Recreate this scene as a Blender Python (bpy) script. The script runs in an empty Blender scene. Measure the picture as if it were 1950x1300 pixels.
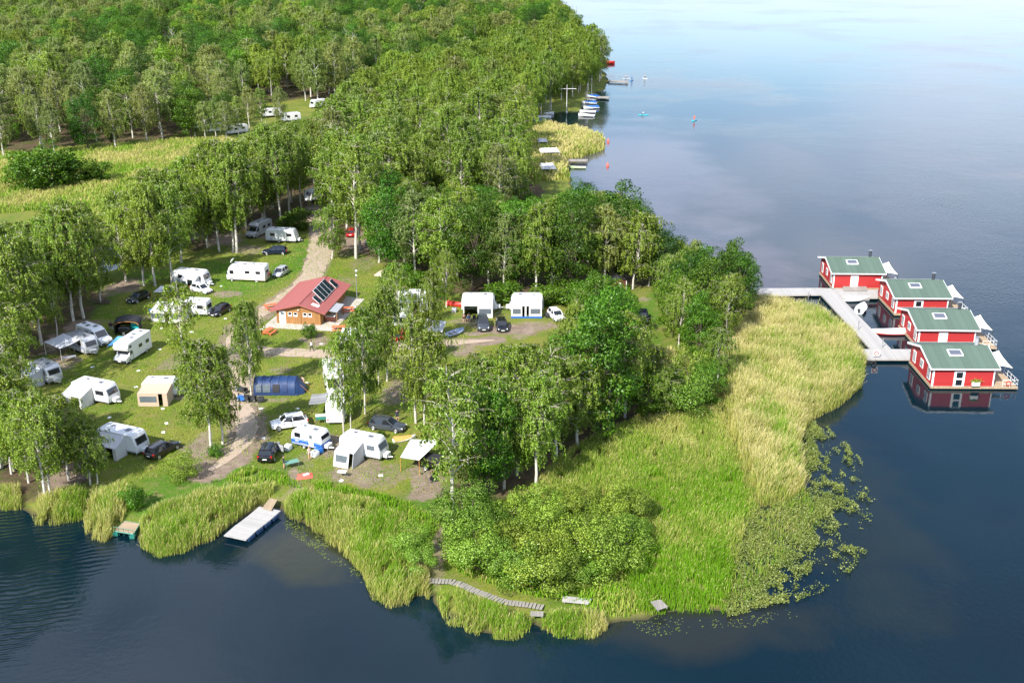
import bpy, math, random
import numpy as np
from mathutils import Vector, Matrix, noise

random.seed(7)
RNG = np.random.default_rng(11)
R = math.radians
SC = bpy.context.scene
COL = SC.collection

# ------------------------------------------------------------------ camera, sky, sun, exposure
FPX, PITCH, CAMH = 2128.0, R(20.8), 59.5
cam_d = bpy.data.cameras.new('camera')
cam_d.sensor_width = 36.0
cam_d.lens = 36.0 * FPX / 1950.0
cam_d.clip_start = 1.0
cam_d.clip_end = 20000.0
cam = bpy.data.objects.new('camera', cam_d)
cam.location = (0, 0, CAMH)
cam.rotation_euler = (math.pi / 2 - PITCH, 0, 0)
COL.objects.link(cam)
SC.camera = cam

SUN_AZ = math.atan2(-0.53, -0.85)      # clockwise from +Y
SUN_EL = R(41)
sun_dir = Vector((math.sin(SUN_AZ) * math.cos(SUN_EL), math.cos(SUN_AZ) * math.cos(SUN_EL), math.sin(SUN_EL)))

world = bpy.data.worlds.new('World')
SC.world = world
world.use_nodes = True
wt = world.node_tree
wt.nodes.clear()
wo = wt.nodes.new('ShaderNodeOutputWorld')
bg = wt.nodes.new('ShaderNodeBackground')
sky = wt.nodes.new('ShaderNodeTexSky')
sky.sky_type = 'NISHITA'
sky.sun_disc = False
sky.sun_elevation = SUN_EL
sky.sun_rotation = SUN_AZ
sky.air_density = 1.0
sky.dust_density = 0.25
sky.ozone_density = 2.6
CLOUD_SEED = 2.9
# scattered white clouds over the blue: noise on a flat cloud layer seen from below
tc = wt.nodes.new('ShaderNodeTexCoord')
sep = wt.nodes.new('ShaderNodeSeparateXYZ')
wt.links.new(tc.outputs['Generated'], sep.inputs[0])
mx = wt.nodes.new('ShaderNodeMath'); mx.operation = 'MAXIMUM'; mx.inputs[1].default_value = 0.0
ad = wt.nodes.new('ShaderNodeMath'); ad.operation = 'ADD'; ad.inputs[1].default_value = 0.16
wt.links.new(sep.outputs['Z'], mx.inputs[0]); wt.links.new(mx.outputs[0], ad.inputs[0])
dx = wt.nodes.new('ShaderNodeMath'); dx.operation = 'DIVIDE'
dy = wt.nodes.new('ShaderNodeMath'); dy.operation = 'DIVIDE'
wt.links.new(sep.outputs['X'], dx.inputs[0]); wt.links.new(ad.outputs[0], dx.inputs[1])
wt.links.new(sep.outputs['Y'], dy.inputs[0]); wt.links.new(ad.outputs[0], dy.inputs[1])
cb = wt.nodes.new('ShaderNodeCombineXYZ')
wt.links.new(dx.outputs[0], cb.inputs[0]); wt.links.new(dy.outputs[0], cb.inputs[1]); cb.inputs[2].default_value = CLOUD_SEED
cn = wt.nodes.new('ShaderNodeTexNoise')
cn.inputs['Scale'].default_value = 0.85
cn.inputs['Detail'].default_value = 6.0
cn.inputs['Roughness'].default_value = 0.55
wt.links.new(cb.outputs[0], cn.inputs['Vector'])
cr = wt.nodes.new('ShaderNodeValToRGB')
cr.color_ramp.elements[0].position = 0.435
cr.color_ramp.elements[1].position = 0.61
wt.links.new(cn.outputs['Fac'], cr.inputs[0])
cm = wt.nodes.new('ShaderNodeMixRGB')
cm.inputs[2].default_value = (6.3, 6.8, 8.3, 1)
wt.links.new(cr.outputs[0], cm.inputs[0])
wt.links.new(sky.outputs[0], cm.inputs[1])
hz_ = wt.nodes.new('ShaderNodeMapRange'); hz_.inputs[1].default_value = 0.12; hz_.inputs[2].default_value = 0.02; hz_.inputs[4].default_value = 0.8
wt.links.new(sep.outputs['Z'], hz_.inputs[0])          # cloud banks close up towards the horizon all round
hm = wt.nodes.new('ShaderNodeMixRGB'); hm.inputs[2].default_value = (3.9, 4.6, 5.8, 1)
wt.links.new(hz_.outputs[0], hm.inputs[0]); wt.links.new(cm.outputs[0], hm.inputs[1])
wt.links.new(hm.outputs[0], bg.inputs[0])
bg.inputs[1].default_value = 0.125
wt.links.new(bg.outputs[0], wo.inputs[0])

sun_d = bpy.data.lights.new('sun', 'SUN')
sun_d.energy = 5.0
sun_d.angle = R(0.53)
sun_d.color = (1.0, 0.955, 0.88)
sun = bpy.data.objects.new('sun', sun_d)
sun.rotation_euler = (-sun_dir).to_track_quat('-Z', 'Y').to_euler()
sun.location = (0, 0, 200)
COL.objects.link(sun)

SC.view_settings.view_transform = 'Standard'
SC.view_settings.look = 'None'
SC.view_settings.gamma = 1.0
SC.view_settings.use_curve_mapping = False
SC.view_settings.exposure = 0.95
SC.render.engine = 'CYCLES'
SC.cycles.max_bounces = 6
SC.cycles.diffuse_bounces = 3
SC.cycles.glossy_bounces = 3
SC.cycles.transmission_bounces = 4
SC.cycles.transparent_max_bounces = 8
SC.cycles.caustics_reflective = False
SC.cycles.caustics_refractive = False

# ------------------------------------------------------------------ geometry of the view: image point -> point on the ground
LAND = 0.6
def G(px, py, z=LAND):
    u, v = (px - 975.0) / FPX, (py - 650.0) / FPX
    c, s = math.cos(PITCH), math.sin(PITCH)
    t = (z - CAMH) / (-s - v * c)
    return (u * t, (c - v * s) * t)
def GP(pts, z=LAND):
    return np.array([G(a, b, z) for a, b in pts])

# ------------------------------------------------------------------ materials
MATS = {}
def _new(name):
    m = bpy.data.materials.new(name); m.use_nodes = True
    nt = m.node_tree
    return m, nt, nt.nodes['Principled BSDF']
def M(name, rgb, rough=0.5, metal=0.0, var=0.12, scale=2.5, bump=0.0, bscale=20.0, spec=0.5, coat=0.0, dirt=0.0):
    """plain surface with grain, a little unevenness and optional grime"""
    if name in MATS: return MATS[name]
    m, nt, p = _new(name)
    p.inputs['Roughness'].default_value = rough
    p.inputs['Metallic'].default_value = metal
    p.inputs['Specular IOR Level'].default_value = spec
    p.inputs['Coat Weight'].default_value = coat
    t = nt.nodes.new('ShaderNodeTexCoord')
    n = nt.nodes.new('ShaderNodeTexNoise'); n.inputs['Scale'].default_value = scale; n.inputs['Detail'].default_value = 6
    nt.links.new(t.outputs['Object'], n.inputs['Vector'])
    mix = nt.nodes.new('ShaderNodeMixRGB')
    lo = [max(0, c * (1 - var)) for c in rgb]; hi = [min(1, c * (1 + var)) for c in rgb]
    mix.inputs[1].default_value = (*lo, 1); mix.inputs[2].default_value = (*hi, 1)
    nt.links.new(n.outputs['Fac'], mix.inputs[0])
    out = mix.outputs[0]
    if dirt > 0:
        n2 = nt.nodes.new('ShaderNodeTexNoise'); n2.inputs['Scale'].default_value = scale * 0.6; n2.inputs['Detail'].default_value = 8
        n2.inputs['Roughness'].default_value = 0.7
        nt.links.new(t.outputs['Object'], n2.inputs['Vector'])
        r2 = nt.nodes.new('ShaderNodeValToRGB'); r2.color_ramp.elements[0].position = 0.5; r2.color_ramp.elements[1].position = 0.8
        r2.color_ramp.elements[1].color = (dirt, dirt, dirt, 1)
        nt.links.new(n2.outputs['Fac'], r2.inputs[0])
        m2 = nt.nodes.new('ShaderNodeMixRGB'); m2.inputs[2].default_value = (0.13, 0.11, 0.085, 1)
        nt.links.new(r2.outputs[0], m2.inputs[0]); nt.links.new(out, m2.inputs[1]); out = m2.outputs[0]
    nt.links.new(out, p.inputs['Base Color'])
    if bump:
        b = nt.nodes.new('ShaderNodeBump'); b.inputs['Strength'].default_value = bump; b.inputs['Distance'].default_value = 0.03
        n3 = nt.nodes.new('ShaderNodeTexNoise'); n3.inputs['Scale'].default_value = bscale; n3.inputs['Detail'].default_value = 5
        nt.links.new(t.outputs['Object'], n3.inputs['Vector']); nt.links.new(n3.outputs['Fac'], b.inputs['Height'])
        nt.links.new(b.outputs[0], p.inputs['Normal'])
    MATS[name] = m
    return m
def boards(name, rgb, axis='Z', width=0.14, var=0.25, rough=0.7, dark=0.45):
    """boarded surface: grooves between boards, each board its own shade"""
    if name in MATS: return MATS[name]
    m, nt, p = _new(name); p.inputs['Roughness'].default_value = rough
    t = nt.nodes.new('ShaderNodeTexCoord'); s = nt.nodes.new('ShaderNodeSeparateXYZ')
    nt.links.new(t.outputs['Object'], s.inputs[0])
    d = nt.nodes.new('ShaderNodeMath'); d.operation = 'DIVIDE'; d.inputs[1].default_value = width
    nt.links.new(s.outputs[axis], d.inputs[0])
    fl = nt.nodes.new('ShaderNodeMath'); fl.operation = 'FLOOR'; nt.links.new(d.outputs[0], fl.inputs[0])
    fr = nt.nodes.new('ShaderNodeMath'); fr.operation = 'FRACT'; nt.links.new(d.outputs[0], fr.inputs[0])
    wn = nt.nodes.new('ShaderNodeTexWhiteNoise'); wn.noise_dimensions = '1D'; nt.links.new(fl.outputs[0], wn.inputs['W'])
    n = nt.nodes.new('ShaderNodeTexNoise'); n.inputs['Scale'].default_value = 1.2; n.inputs['Detail'].default_value = 8; n.inputs['Roughness'].default_value = 0.7
    nt.links.new(t.outputs['Object'], n.inputs['Vector'])
    av = nt.nodes.new('ShaderNodeMath'); av.operation = 'ADD'; nt.links.new(wn.outputs['Value'], av.inputs[0]); nt.links.new(n.outputs['Fac'], av.inputs[1])
    hv = nt.nodes.new('ShaderNodeMath'); hv.operation = 'MULTIPLY'; hv.inputs[1].default_value = 0.5; nt.links.new(av.outputs[0], hv.inputs[0])
    mix = nt.nodes.new('ShaderNodeMixRGB')
    mix.inputs[1].default_value = (*[c * (1 - var) for c in rgb], 1); mix.inputs[2].default_value = (*[min(1, c * (1 + var)) for c in rgb], 1)
    nt.links.new(hv.outputs[0], mix.inputs[0])
    lt = nt.nodes.new('ShaderNodeMath'); lt.operation = 'LESS_THAN'; lt.inputs[1].default_value = 0.1; nt.links.new(fr.outputs[0], lt.inputs[0])
    lm = nt.nodes.new('ShaderNodeMath'); lm.operation = 'MULTIPLY'; lm.inputs[1].default_value = dark; nt.links.new(lt.outputs[0], lm.inputs[0])
    m2 = nt.nodes.new('ShaderNodeMixRGB'); m2.inputs[2].default_value = (*[c * 0.25 for c in rgb], 1)
    nt.links.new(lm.outputs[0], m2.inputs[0]); nt.links.new(mix.outputs[0], m2.inputs[1])
    nt.links.new(m2.outputs[0], p.inputs['Base Color'])
    b = nt.nodes.new('ShaderNodeBump'); b.inputs['Strength'].default_value = 0.4; b.inputs['Distance'].default_value = 0.02; b.invert = True
    nt.links.new(lt.outputs[0], b.inputs['Height']); nt.links.new(b.outputs[0], p.inputs['Normal'])
    MATS[name] = m
    return m
def leafmat(name, a, b, trans=0.35, hue=0.03, val=0.35, nscale=0.45):
    """leaf: two greens by attribute and clump noise, shifted per tree; diffuse + translucent"""
    m = bpy.data.materials.new(name); m.use_nodes = True; nt = m.node_tree; nt.nodes.clear()
    o = nt.nodes.new('ShaderNodeOutputMaterial')
    at = nt.nodes.new('ShaderNodeAttribute'); at.attribute_name = 'tone'
    t = nt.nodes.new('ShaderNodeTexCoord'); n = nt.nodes.new('ShaderNodeTexNoise'); n.inputs['Scale'].default_value = nscale; n.inputs['Detail'].default_value = 3
    nt.links.new(t.outputs['Object'], n.inputs['Vector'])
    ma = nt.nodes.new('ShaderNodeMath'); ma.operation = 'MULTIPLY_ADD'; ma.inputs[1].default_value = 0.6
    nt.links.new(at.outputs['Fac'], ma.inputs[0])
    mb_ = nt.nodes.new('ShaderNodeMath'); mb_.operation = 'MULTIPLY_ADD'; mb_.inputs[1].default_value = 1.4; mb_.inputs[2].default_value = -0.5
    nt.links.new(n.outputs['Fac'], mb_.inputs[0]); nt.links.new(mb_.outputs[0], ma.inputs[2])
    mix = nt.nodes.new('ShaderNodeMixRGB'); mix.use_clamp = True
    mix.inputs[1].default_value = (*a, 1); mix.inputs[2].default_value = (*b, 1)
    nt.links.new(ma.outputs[0], mix.inputs[0])
    oi = nt.nodes.new('ShaderNodeObjectInfo')
    hs = nt.nodes.new('ShaderNodeHueSaturation')
    mr = nt.nodes.new('ShaderNodeMapRange'); mr.inputs[3].default_value = 0.5 - hue; mr.inputs[4].default_value = 0.5 + hue
    nt.links.new(oi.outputs['Random'], mr.inputs[0]); nt.links.new(mr.outputs[0], hs.inputs['Hue'])
    w = nt.nodes.new('ShaderNodeTexWhiteNoise'); w.noise_dimensions = '1D'; nt.links.new(oi.outputs['Random'], w.inputs['W'])
    mv = nt.nodes.new('ShaderNodeMapRange'); mv.inputs[3].default_value = 1 - val; mv.inputs[4].default_value = 1 + val
    nt.links.new(w.outputs['Value'], mv.inputs[0]); nt.links.new(mv.outputs[0], hs.inputs['Value'])
    nt.links.new(mix.outputs[0], hs.inputs['Color'])
    d = nt.nodes.new('ShaderNodeBsdfDiffuse'); tr = nt.nodes.new('ShaderNodeBsdfTranslucent')
    g = nt.nodes.new('ShaderNodeBsdfGlossy'); g.inputs['Roughness'].default_value = 0.45; g.inputs['Color'].default_value = (0.8, 0.85, 0.8, 1)
    nt.links.new(hs.outputs[0], d.inputs[0]); nt.links.new(hs.outputs[0], tr.inputs[0])
    ms = nt.nodes.new('ShaderNodeMixShader'); ms.inputs[0].default_value = trans
    nt.links.new(d.outputs[0], ms.inputs[1]); nt.links.new(tr.outputs[0], ms.inputs[2])
    m3 = nt.nodes.new('ShaderNodeMixShader'); m3.inputs[0].default_value = 0.035
    nt.links.new(ms.outputs[0], m3.inputs[1]); nt.links.new(g.outputs[0], m3.inputs[2])
    nt.links.new(m3.outputs[0], o.inputs[0])
    MATS[name] = m
    return m

white = M('white_panel', (0.72, 0.72, 0.715), 0.35, var=0.05, dirt=0.16)
cream = M('cream_panel', (0.66, 0.58, 0.46), 0.4, var=0.05, dirt=0.1)
offwhite = M('offwhite_cloth', (0.53, 0.53, 0.53), 0.85, var=0.08, dirt=0.15)
greycloth = M('grey_cloth', (0.46, 0.47, 0.50), 0.85, var=0.08)
beigecloth = M('beige_cloth', (0.44, 0.33, 0.245), 0.85, var=0.08)
navycloth = M('navy_cloth', (0.016, 0.035, 0.10), 0.8, var=0.15)
bluetent = M('blue_tent_cloth', (0.006, 0.030, 0.105), 0.6, var=0.22, scale=1.2, bump=0.35, bscale=3)
bluetent2 = M('dark_blue_tent_cloth', (0.010, 0.028, 0.10), 0.7, var=0.2)
skyblue = M('bright_blue_tarp', (0.06, 0.24, 0.55), 0.6)
turq = M('turquoise_towel', (0.02, 0.45, 0.50), 0.9)
blackcloth = M('black_cloth', (0.018, 0.018, 0.022), 0.8)
orange = M('orange_cloth', (0.60, 0.27, 0.07), 0.8)
orangewood = M('orange_red_painted_wood', (0.68, 0.15, 0.06), 0.6)
glass = M('dark_glass', (0.012, 0.014, 0.018), 0.06, spec=0.8, var=0.3)
glass2 = M('grey_window', (0.10, 0.12, 0.14), 0.12, spec=0.7, var=0.3)
skyglass = M('skylight_glass', (0.10, 0.11, 0.14), 0.12, var=0.2)
black = M('black_paint', (0.008, 0.008, 0.010), 0.22, coat=0.6, var=0.2)
navy = M('navy_paint', (0.006, 0.010, 0.026), 0.25, coat=0.6)
darkgrey = M('anthracite_paint', (0.06, 0.07, 0.085), 0.3, 0.3, coat=0.5)
silver = M('silver_paint', (0.50, 0.51, 0.53), 0.3, 0.35, coat=0.4)
carwhite = M('white_car_paint', (0.80, 0.80, 0.80), 0.25, coat=0.5, var=0.03)
redcar = M('red_car_paint', (0.36, 0.015, 0.012), 0.25, coat=0.5)
bluecar = M('dark_blue_car_paint', (0.02, 0.045, 0.14), 0.25, coat=0.5)
rubber = M('rubber', (0.015, 0.015, 0.015), 0.85)
rim = M('alloy', (0.45, 0.45, 0.46), 0.35, 0.6)
lamp = M('headlamp_glass', (0.75, 0.77, 0.8), 0.1)
redlamp = M('tail_lamp', (0.40, 0.012, 0.012), 0.2)
plate = M('number_plate', (0.78, 0.78, 0.76), 0.4)
plastic = M('black_plastic', (0.025, 0.025, 0.027), 0.6)
greypl = M('grey_plastic', (0.30, 0.31, 0.33), 0.6)
steel = M('galvanised_steel', (0.42, 0.43, 0.44), 0.4, 0.7)
bluepaint = M('blue_paint', (0.02, 0.11, 0.38), 0.35)
redpaint = M('red_paint', (0.50, 0.03, 0.02), 0.4)
redwall = boards('red_boards', (0.37, 0.022, 0.022), 'Z', 0.18, 0.16, 0.6, 0.45)
brownboards = boards('brown_boards', (0.30, 0.145, 0.045), 'X', 0.16, 0.28, 0.65, 0.5)
deckwood = boards('grey_deck_boards', (0.345, 0.332, 0.315), 'X', 0.16, 0.18, 0.8, 0.35)
greywood = boards('weathered_boards', (0.25, 0.23, 0.205), 'X', 0.2, 0.25, 0.85, 0.5)
tanwood = boards('tan_boards', (0.34, 0.255, 0.165), 'X', 0.2, 0.25, 0.85, 0.5)
greenroof = boards('green_roof_felt', (0.072, 0.112, 0.086), 'X', 1.0, 0.16, 0.85, 0.22)
redroof = boards('red_metal_roof', (0.30, 0.088, 0.078), 'X', 0.3, 0.08, 0.65, 0.16)
whitepaint = M('white_paint', (0.80, 0.80, 0.78), 0.5, var=0.04)
sailcloth = M('cream_sailcloth', (0.80, 0.74, 0.64), 0.85, var=0.04)
concrete = M('concrete', (0.42, 0.37, 0.33), 0.9, var=0.18, scale=1.5, bump=0.2, bscale=12, dirt=0.25)
brick = M('brick_red', (0.40, 0.15, 0.10), 0.8, var=0.2, scale=8)
solar = boards('solar_cells', (0.012, 0.020, 0.035), 'X', 0.16, 0.3, 0.12, 0.3)
greenpaint = M('green_paint', (0.02, 0.16, 0.12), 0.5)
skin = M('skin', (0.55, 0.31, 0.21), 0.6)
hairm = M('dark_hair', (0.03, 0.02, 0.014), 0.7)
bark_w = M('birch_bark', (0.50, 0.47, 0.41), 0.8, var=0.55, scale=2.2, bump=0.3, bscale=8, dirt=0.55)
bark_t = M('birch_twig_bark', (0.36, 0.31, 0.23), 0.85, var=0.4, scale=2.2)
bark_d = M('brown_bark', (0.11, 0.085, 0.06), 0.9, var=0.4, bump=0.5, bscale=10)
leaf_birch = leafmat('birch_leaves', (0.140, 0.248, 0.015), (0.325, 0.435, 0.058), 0.40, 0.012, 0.16)
leaf_pale = leafmat('pale_birch_leaves', (0.170, 0.250, 0.042), (0.370, 0.430, 0.115), 0.42, 0.02, 0.2)
leaf_broad = leafmat('broad_leaves', (0.048, 0.140, 0.007), (0.190, 0.365, 0.022), 0.40, 0.016, 0.40)
leaf_oak = leafmat('dark_broad_leaves', (0.026, 0.088, 0.006), (0.120, 0.262, 0.017), 0.38, 0.014, 0.42)
leaf_bush = leafmat('willow_leaves', (0.195, 0.335, 0.025), (0.375, 0.520, 0.075), 0.42, 0.02, 0.26)

# ------------------------------------------------------------------ mesh helpers
class MB:
    def __init__(s): s.v = []; s.f = []
    def add(s, vs, fs):
        o = len(s.v); s.v.extend([tuple(map(float, p)) for p in vs]); s.f.extend([tuple(i + o for i in f) for f in fs]); return s
    def box(s, c, d, rz=0.0, rx=0.0, ry=0.0):
        m = Matrix.Rotation(rz, 3, 'Z') @ Matrix.Rotation(ry, 3, 'Y') @ Matrix.Rotation(rx, 3, 'X')
        c = Vector(c); vs = []
        for x in (-.5, .5):
            for y in (-.5, .5):
                for z in (-.5, .5): vs.append(c + m @ Vector((x * d[0], y * d[1], z * d[2])))
        return s.add(vs, [(0, 1, 3, 2), (4, 6, 7, 5), (0, 4, 5, 1), (2, 3, 7, 6), (0, 2, 6, 4), (1, 5, 7, 3)])
    def slab(s, pts, t, up=None):
        """flat or slightly bent polygon thickened by t along its normal (or along up)"""
        p = [Vector(q) for q in pts]; n = len(p)
        if up is None:
            nn = Vector((0, 0, 0))
            for i in range(n): nn += (p[i] - p[0]).cross(p[(i + 1) % n] - p[0])
            nn.normalize()
        else: nn = Vector(up)
        q = [a + nn * t for a in p]
        fs = [tuple(range(n))[::-1], tuple(range(n, 2 * n))] + [(i, (i + 1) % n, n + (i + 1) % n, n + i) for i in range(n)]
        return s.add(p + q, fs)
    def tube(s, pts, r, n=6, cap=True):
        pts = [Vector(p) for p in pts]
        if not isinstance(r, (list, tuple)): r = [r] * len(pts)
        rings = []
        for i, p in enumerate(pts):
            d = (pts[min(i + 1, len(pts) - 1)] - pts[max(i - 1, 0)])
            if d.length < 1e-6: d = Vector((0, 0, 1))
            d.normalize()
            a = Vector((0, 0, 1)) if abs(d.z) < 0.9 else Vector((1, 0, 0))
            u = d.cross(a).normalized(); w = d.cross(u)
            rings.append([p + (u * math.cos(2 * math.pi * k / n) + w * math.sin(2 * math.pi * k / n)) * r[i] for k in range(n)])
        return s.loft(rings, cap)
    def loft(s, rings, cap=True, closed=True):
        n = len(rings[0]); vs = [p for r_ in rings for p in r_]; fs = []
        for i in range(len(rings) - 1):
            for k in range(n if closed else n - 1):
                fs.append((i * n + k, i * n + (k + 1) % n, (i + 1) * n + (k + 1) % n, (i + 1) * n + k))
        if cap and closed:
            fs.append(tuple(range(n))[::-1]); fs.append(tuple(range((len(rings) - 1) * n, len(rings) * n)))
        return s.add(vs, fs)
    def lathe(s, prof, n=10, c=(0, 0, 0)):
        return s.loft([[(c[0] + r_ * math.cos(2 * math.pi * k / n), c[1] + r_ * math.sin(2 * math.pi * k / n), c[2] + z) for k in range(n)] for r_, z in prof])
    def wheel(s, c, r, w, n=14):
        rr = [(r * .8, -w / 2), (r, -w / 2 + .03), (r, w / 2 - .03), (r * .8, w / 2)]
        return s.loft([[(c[0] + a * math.cos(2 * math.pi * k / n), c[1] + b, c[2] + a * math.sin(2 * math.pi * k / n)) for k in range(n)] for a, b in rr])
    def prism(s, prof, W, bev=0.06):
        """side profile [(x,z)...] (convex) extruded across y with rounded edges"""
        cx = sum(p[0] for p in prof) / len(prof); cz = sum(p[1] for p in prof) / len(prof)
        def ins(k):
            out = []
            for x, z in prof:
                l = math.hypot(x - cx, z - cz); f = (l - k) / l; out.append((cx + (x - cx) * f, cz + (z - cz) * f))
            return out
        rings = []
        for y, k in ((-W / 2, bev), (-W / 2 + bev * .35, bev * .3), (-W / 2 + bev, 0), (W / 2 - bev, 0), (W / 2 - bev * .35, bev * .3), (W / 2, bev)):
            rings.append([(x, y, z) for x, z in ins(k)])
        return s.loft(rings)
    def mesh(s, name, mat, ang=35):
        me = bpy.data.meshes.new(name); me.from_pydata(s.v, [], s.f)
        import bmesh
        b = bmesh.new(); b.from_mesh(me); bmesh.ops.recalc_face_normals(b, faces=b.faces); b.to_mesh(me); b.free()
        me.polygons.foreach_set('use_smooth', [True] * len(me.polygons)); me.set_sharp_from_angle(angle=R(ang))
        me.materials.append(mat)
        return me
    def build(s, name, mat, parent=None, ang=35):
        return link(name, s.mesh(name, mat, ang), parent)
def link(name, data, parent=None):
    o = bpy.data.objects.new(name, data); COL.objects.link(o)
    if parent is not None: o.parent = parent
    return o
def tag(o, label=None, cat=None, group=None, kind=None):
    if label: o['label'] = label
    if cat: o['category'] = cat
    if group: o['group'] = group
    if kind: o['kind'] = kind
    return o
def thing(name, label, cat, xy, yaw=0.0, z=LAND, group=None):
    e = bpy.data.objects.new(name, None); COL.objects.link(e); e.empty_display_size = 0.3
    e.location = (xy[0], xy[1], z); e.rotation_euler = (0, 0, yaw)
    return tag(e, label, cat, group)
def copy_tree(o, parent=None):
    c = o.copy(); COL.objects.link(c); c.parent = parent
    for ch in o.children: copy_tree(ch, c)
    return c
def np_obj(name, V, F, mat, tone=None, parent=None, smooth=False):
    """numpy verts (N,3) and faces (M,k) -> one mesh object"""
    me = np_mesh(name, V, F, mat, tone, smooth)
    return link(name, me, parent)
def np_mesh(name, V, F, mat, tone=None, smooth=False, normals=None):
    if normals is not None:      # turn each leaf so that its face looks the way its normal does
        gn = np.cross(V[F[:, 1]] - V[F[:, 0]], V[F[:, 2]] - V[F[:, 0]]); fl_ = (gn * normals[F[:, 0]]).sum(1) < 0
        F = F.copy(); F[fl_] = F[fl_][:, ::-1]
    me = bpy.data.meshes.new(name); n, (m, k) = len(V), F.shape
    me.vertices.add(n); me.vertices.foreach_set('co', np.ascontiguousarray(V, dtype=np.float32).ravel())
    me.loops.add(m * k); me.loops.foreach_set('vertex_index', np.ascontiguousarray(F, dtype=np.int32).ravel())
    me.polygons.add(m); me.polygons.foreach_set('loop_start', np.arange(0, m * k, k, dtype=np.int32))
    if tone is not None:
        a = me.attributes.new('tone', 'FLOAT', 'POINT'); a.data.foreach_set('value', np.ascontiguousarray(tone, dtype=np.float32))
    me.update(calc_edges=True); me.validate()
    if smooth: me.polygons.foreach_set('use_smooth', np.ones(m, dtype=bool))
    me.materials.append(mat)
    if normals is not None:
        me.polygons.foreach_set('use_smooth', np.ones(m, dtype=bool)); me.normals_split_custom_set_from_vertices(normals.astype(np.float32))
    return me

# ------------------------------------------------------------------ noise and polygons in numpy
def vnoise(x, y, seed=0):
    """smooth value noise, 0..1"""
    xi, yi = np.floor(x).astype(np.int64), np.floor(y).astype(np.int64); fx, fy = x - xi, y - yi
    fx = fx * fx * (3 - 2 * fx); fy = fy * fy * (3 - 2 * fy)
    def h(a, b):
        v = np.sin(a * 127.1 + b * 311.7 + seed * 74.7) * 43758.5453
        return v - np.floor(v)
    return (h(xi, yi) * (1 - fx) + h(xi + 1, yi) * fx) * (1 - fy) + (h(xi, yi + 1) * (1 - fx) + h(xi + 1, yi + 1) * fx) * fy
def fbm(x, y, seed=0, o=4):
    t = 0; a = 0.5; s_ = 0
    for i in range(o):
        t = t + a * vnoise(x * 2 ** i, y * 2 ** i, seed + i * 13); s_ += a; a *= 0.5
    return t / s_
def sdist(P, poly):
    """signed distance to a polygon, positive inside"""
    x, y = P[:, 0], P[:, 1]; d = np.full(len(P), 1e18); inside = np.zeros(len(P), bool); n = len(poly)
    for i in range(n):
        a, b = poly[i], poly[(i + 1) % n]; e = b - a
        wx, wy = x - a[0], y - a[1]
        t = np.clip((wx * e[0] + wy * e[1]) / max(e @ e, 1e-9), 0, 1)
        d = np.minimum(d, (wx - e[0] * t) ** 2 + (wy - e[1] * t) ** 2)
        c = (a[1] > y) != (b[1] > y)
        with np.errstate(divide='ignore', invalid='ignore'):
            xi = (b[0] - a[0]) * (y - a[1]) / (b[1] - a[1]) + a[0]
        inside ^= c & (x < xi)
    return np.sqrt(d) * np.where(inside, 1, -1)
def scatter(poly, dens, rng=RNG):
    lo, hi = poly.min(0), poly.max(0); n = int(dens * (hi[0] - lo[0]) * (hi[1] - lo[1]))
    P = rng.random((n, 2)) * (hi - lo) + lo
    return P[sdist(P, poly) > 0]

# ================================================================== LAND, WATER, PATHS
LANDPX = [(-700, 900), (0, 948), (60, 980), (110, 985), (158, 978), (170, 1015), (200, 1022), (235, 1002), (258, 1000), (268, 1030), (300, 1050),
          (345, 1045), (400, 1025), (440, 1000), (500, 962), (535, 962), (570, 992), (610, 1010), (655, 1050), (690, 1085), (708, 1130), (740, 1150),
          (780, 1142), (820, 1136), (830, 1165), (870, 1186), (920, 1206), (990, 1211), (1012, 1180), (1060, 1206), (1140, 1209), (1155, 1180), (1190, 1178), (1230, 1176),
          (1260, 1160), (1330, 1160), (1385, 1166), (1400, 1130), (1396, 1080), (1408, 1030), (1425, 980), (1460, 955), (1525, 935), (1518, 875),
          (1530, 820), (1560, 790), (1600, 770), (1636, 735), (1642, 692), (1616, 657), (1560, 612), (1490, 592), (1440, 588), (1412, 578),
          (1392, 562), (1340, 540), (1280, 520), (1240, 495), (1205, 462), (1150, 425), (1100, 400), (1088, 350), (1086, 322), (1070, 300),
          (1108, 297), (1148, 283), (1150, 268), (1100, 252), (1056, 246), (1048, 232), (1044, 218), (1082, 212), (1104, 214), (1112, 196),
          (1128, 182), (1150, 172), (1160, 158), (1156, 142), (1128, 118), (1096, 90), (1074, 72), (1060, 56), (1046, 30), (1034, 0), (1015, -40),
          (980, -80), (-900, -85)]
LANDW = GP(LANDPX, 0.0)
DITCH = GP([(178, 505), (192, 478), (212, 466), (240, 462), (246, 475), (232, 492), (226, 512), (200, 520)], 0.0)
def ground_z(P):
    x, y = P[:, 0], P[:, 1]
    d = sdist(P, LANDW) + (fbm(x * 0.35, y * 0.35, 3) - 0.5) * 1.6
    z = np.clip(d * 0.32, -1.4, LAND)
    far = np.clip((y - 190) / 300, 0, 1)
    z = np.where(z > 0.3, z + (fbm(x * 0.02, y * 0.02, 9) - 0.5) * 1.6 * far, z)
    dd = sdist(P, DITCH)
    return np.where(dd > -1.5, np.minimum(z, -dd * 0.5), z)
def gz(x, y): return float(ground_z(np.array([[x, y]]))[0])

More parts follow.
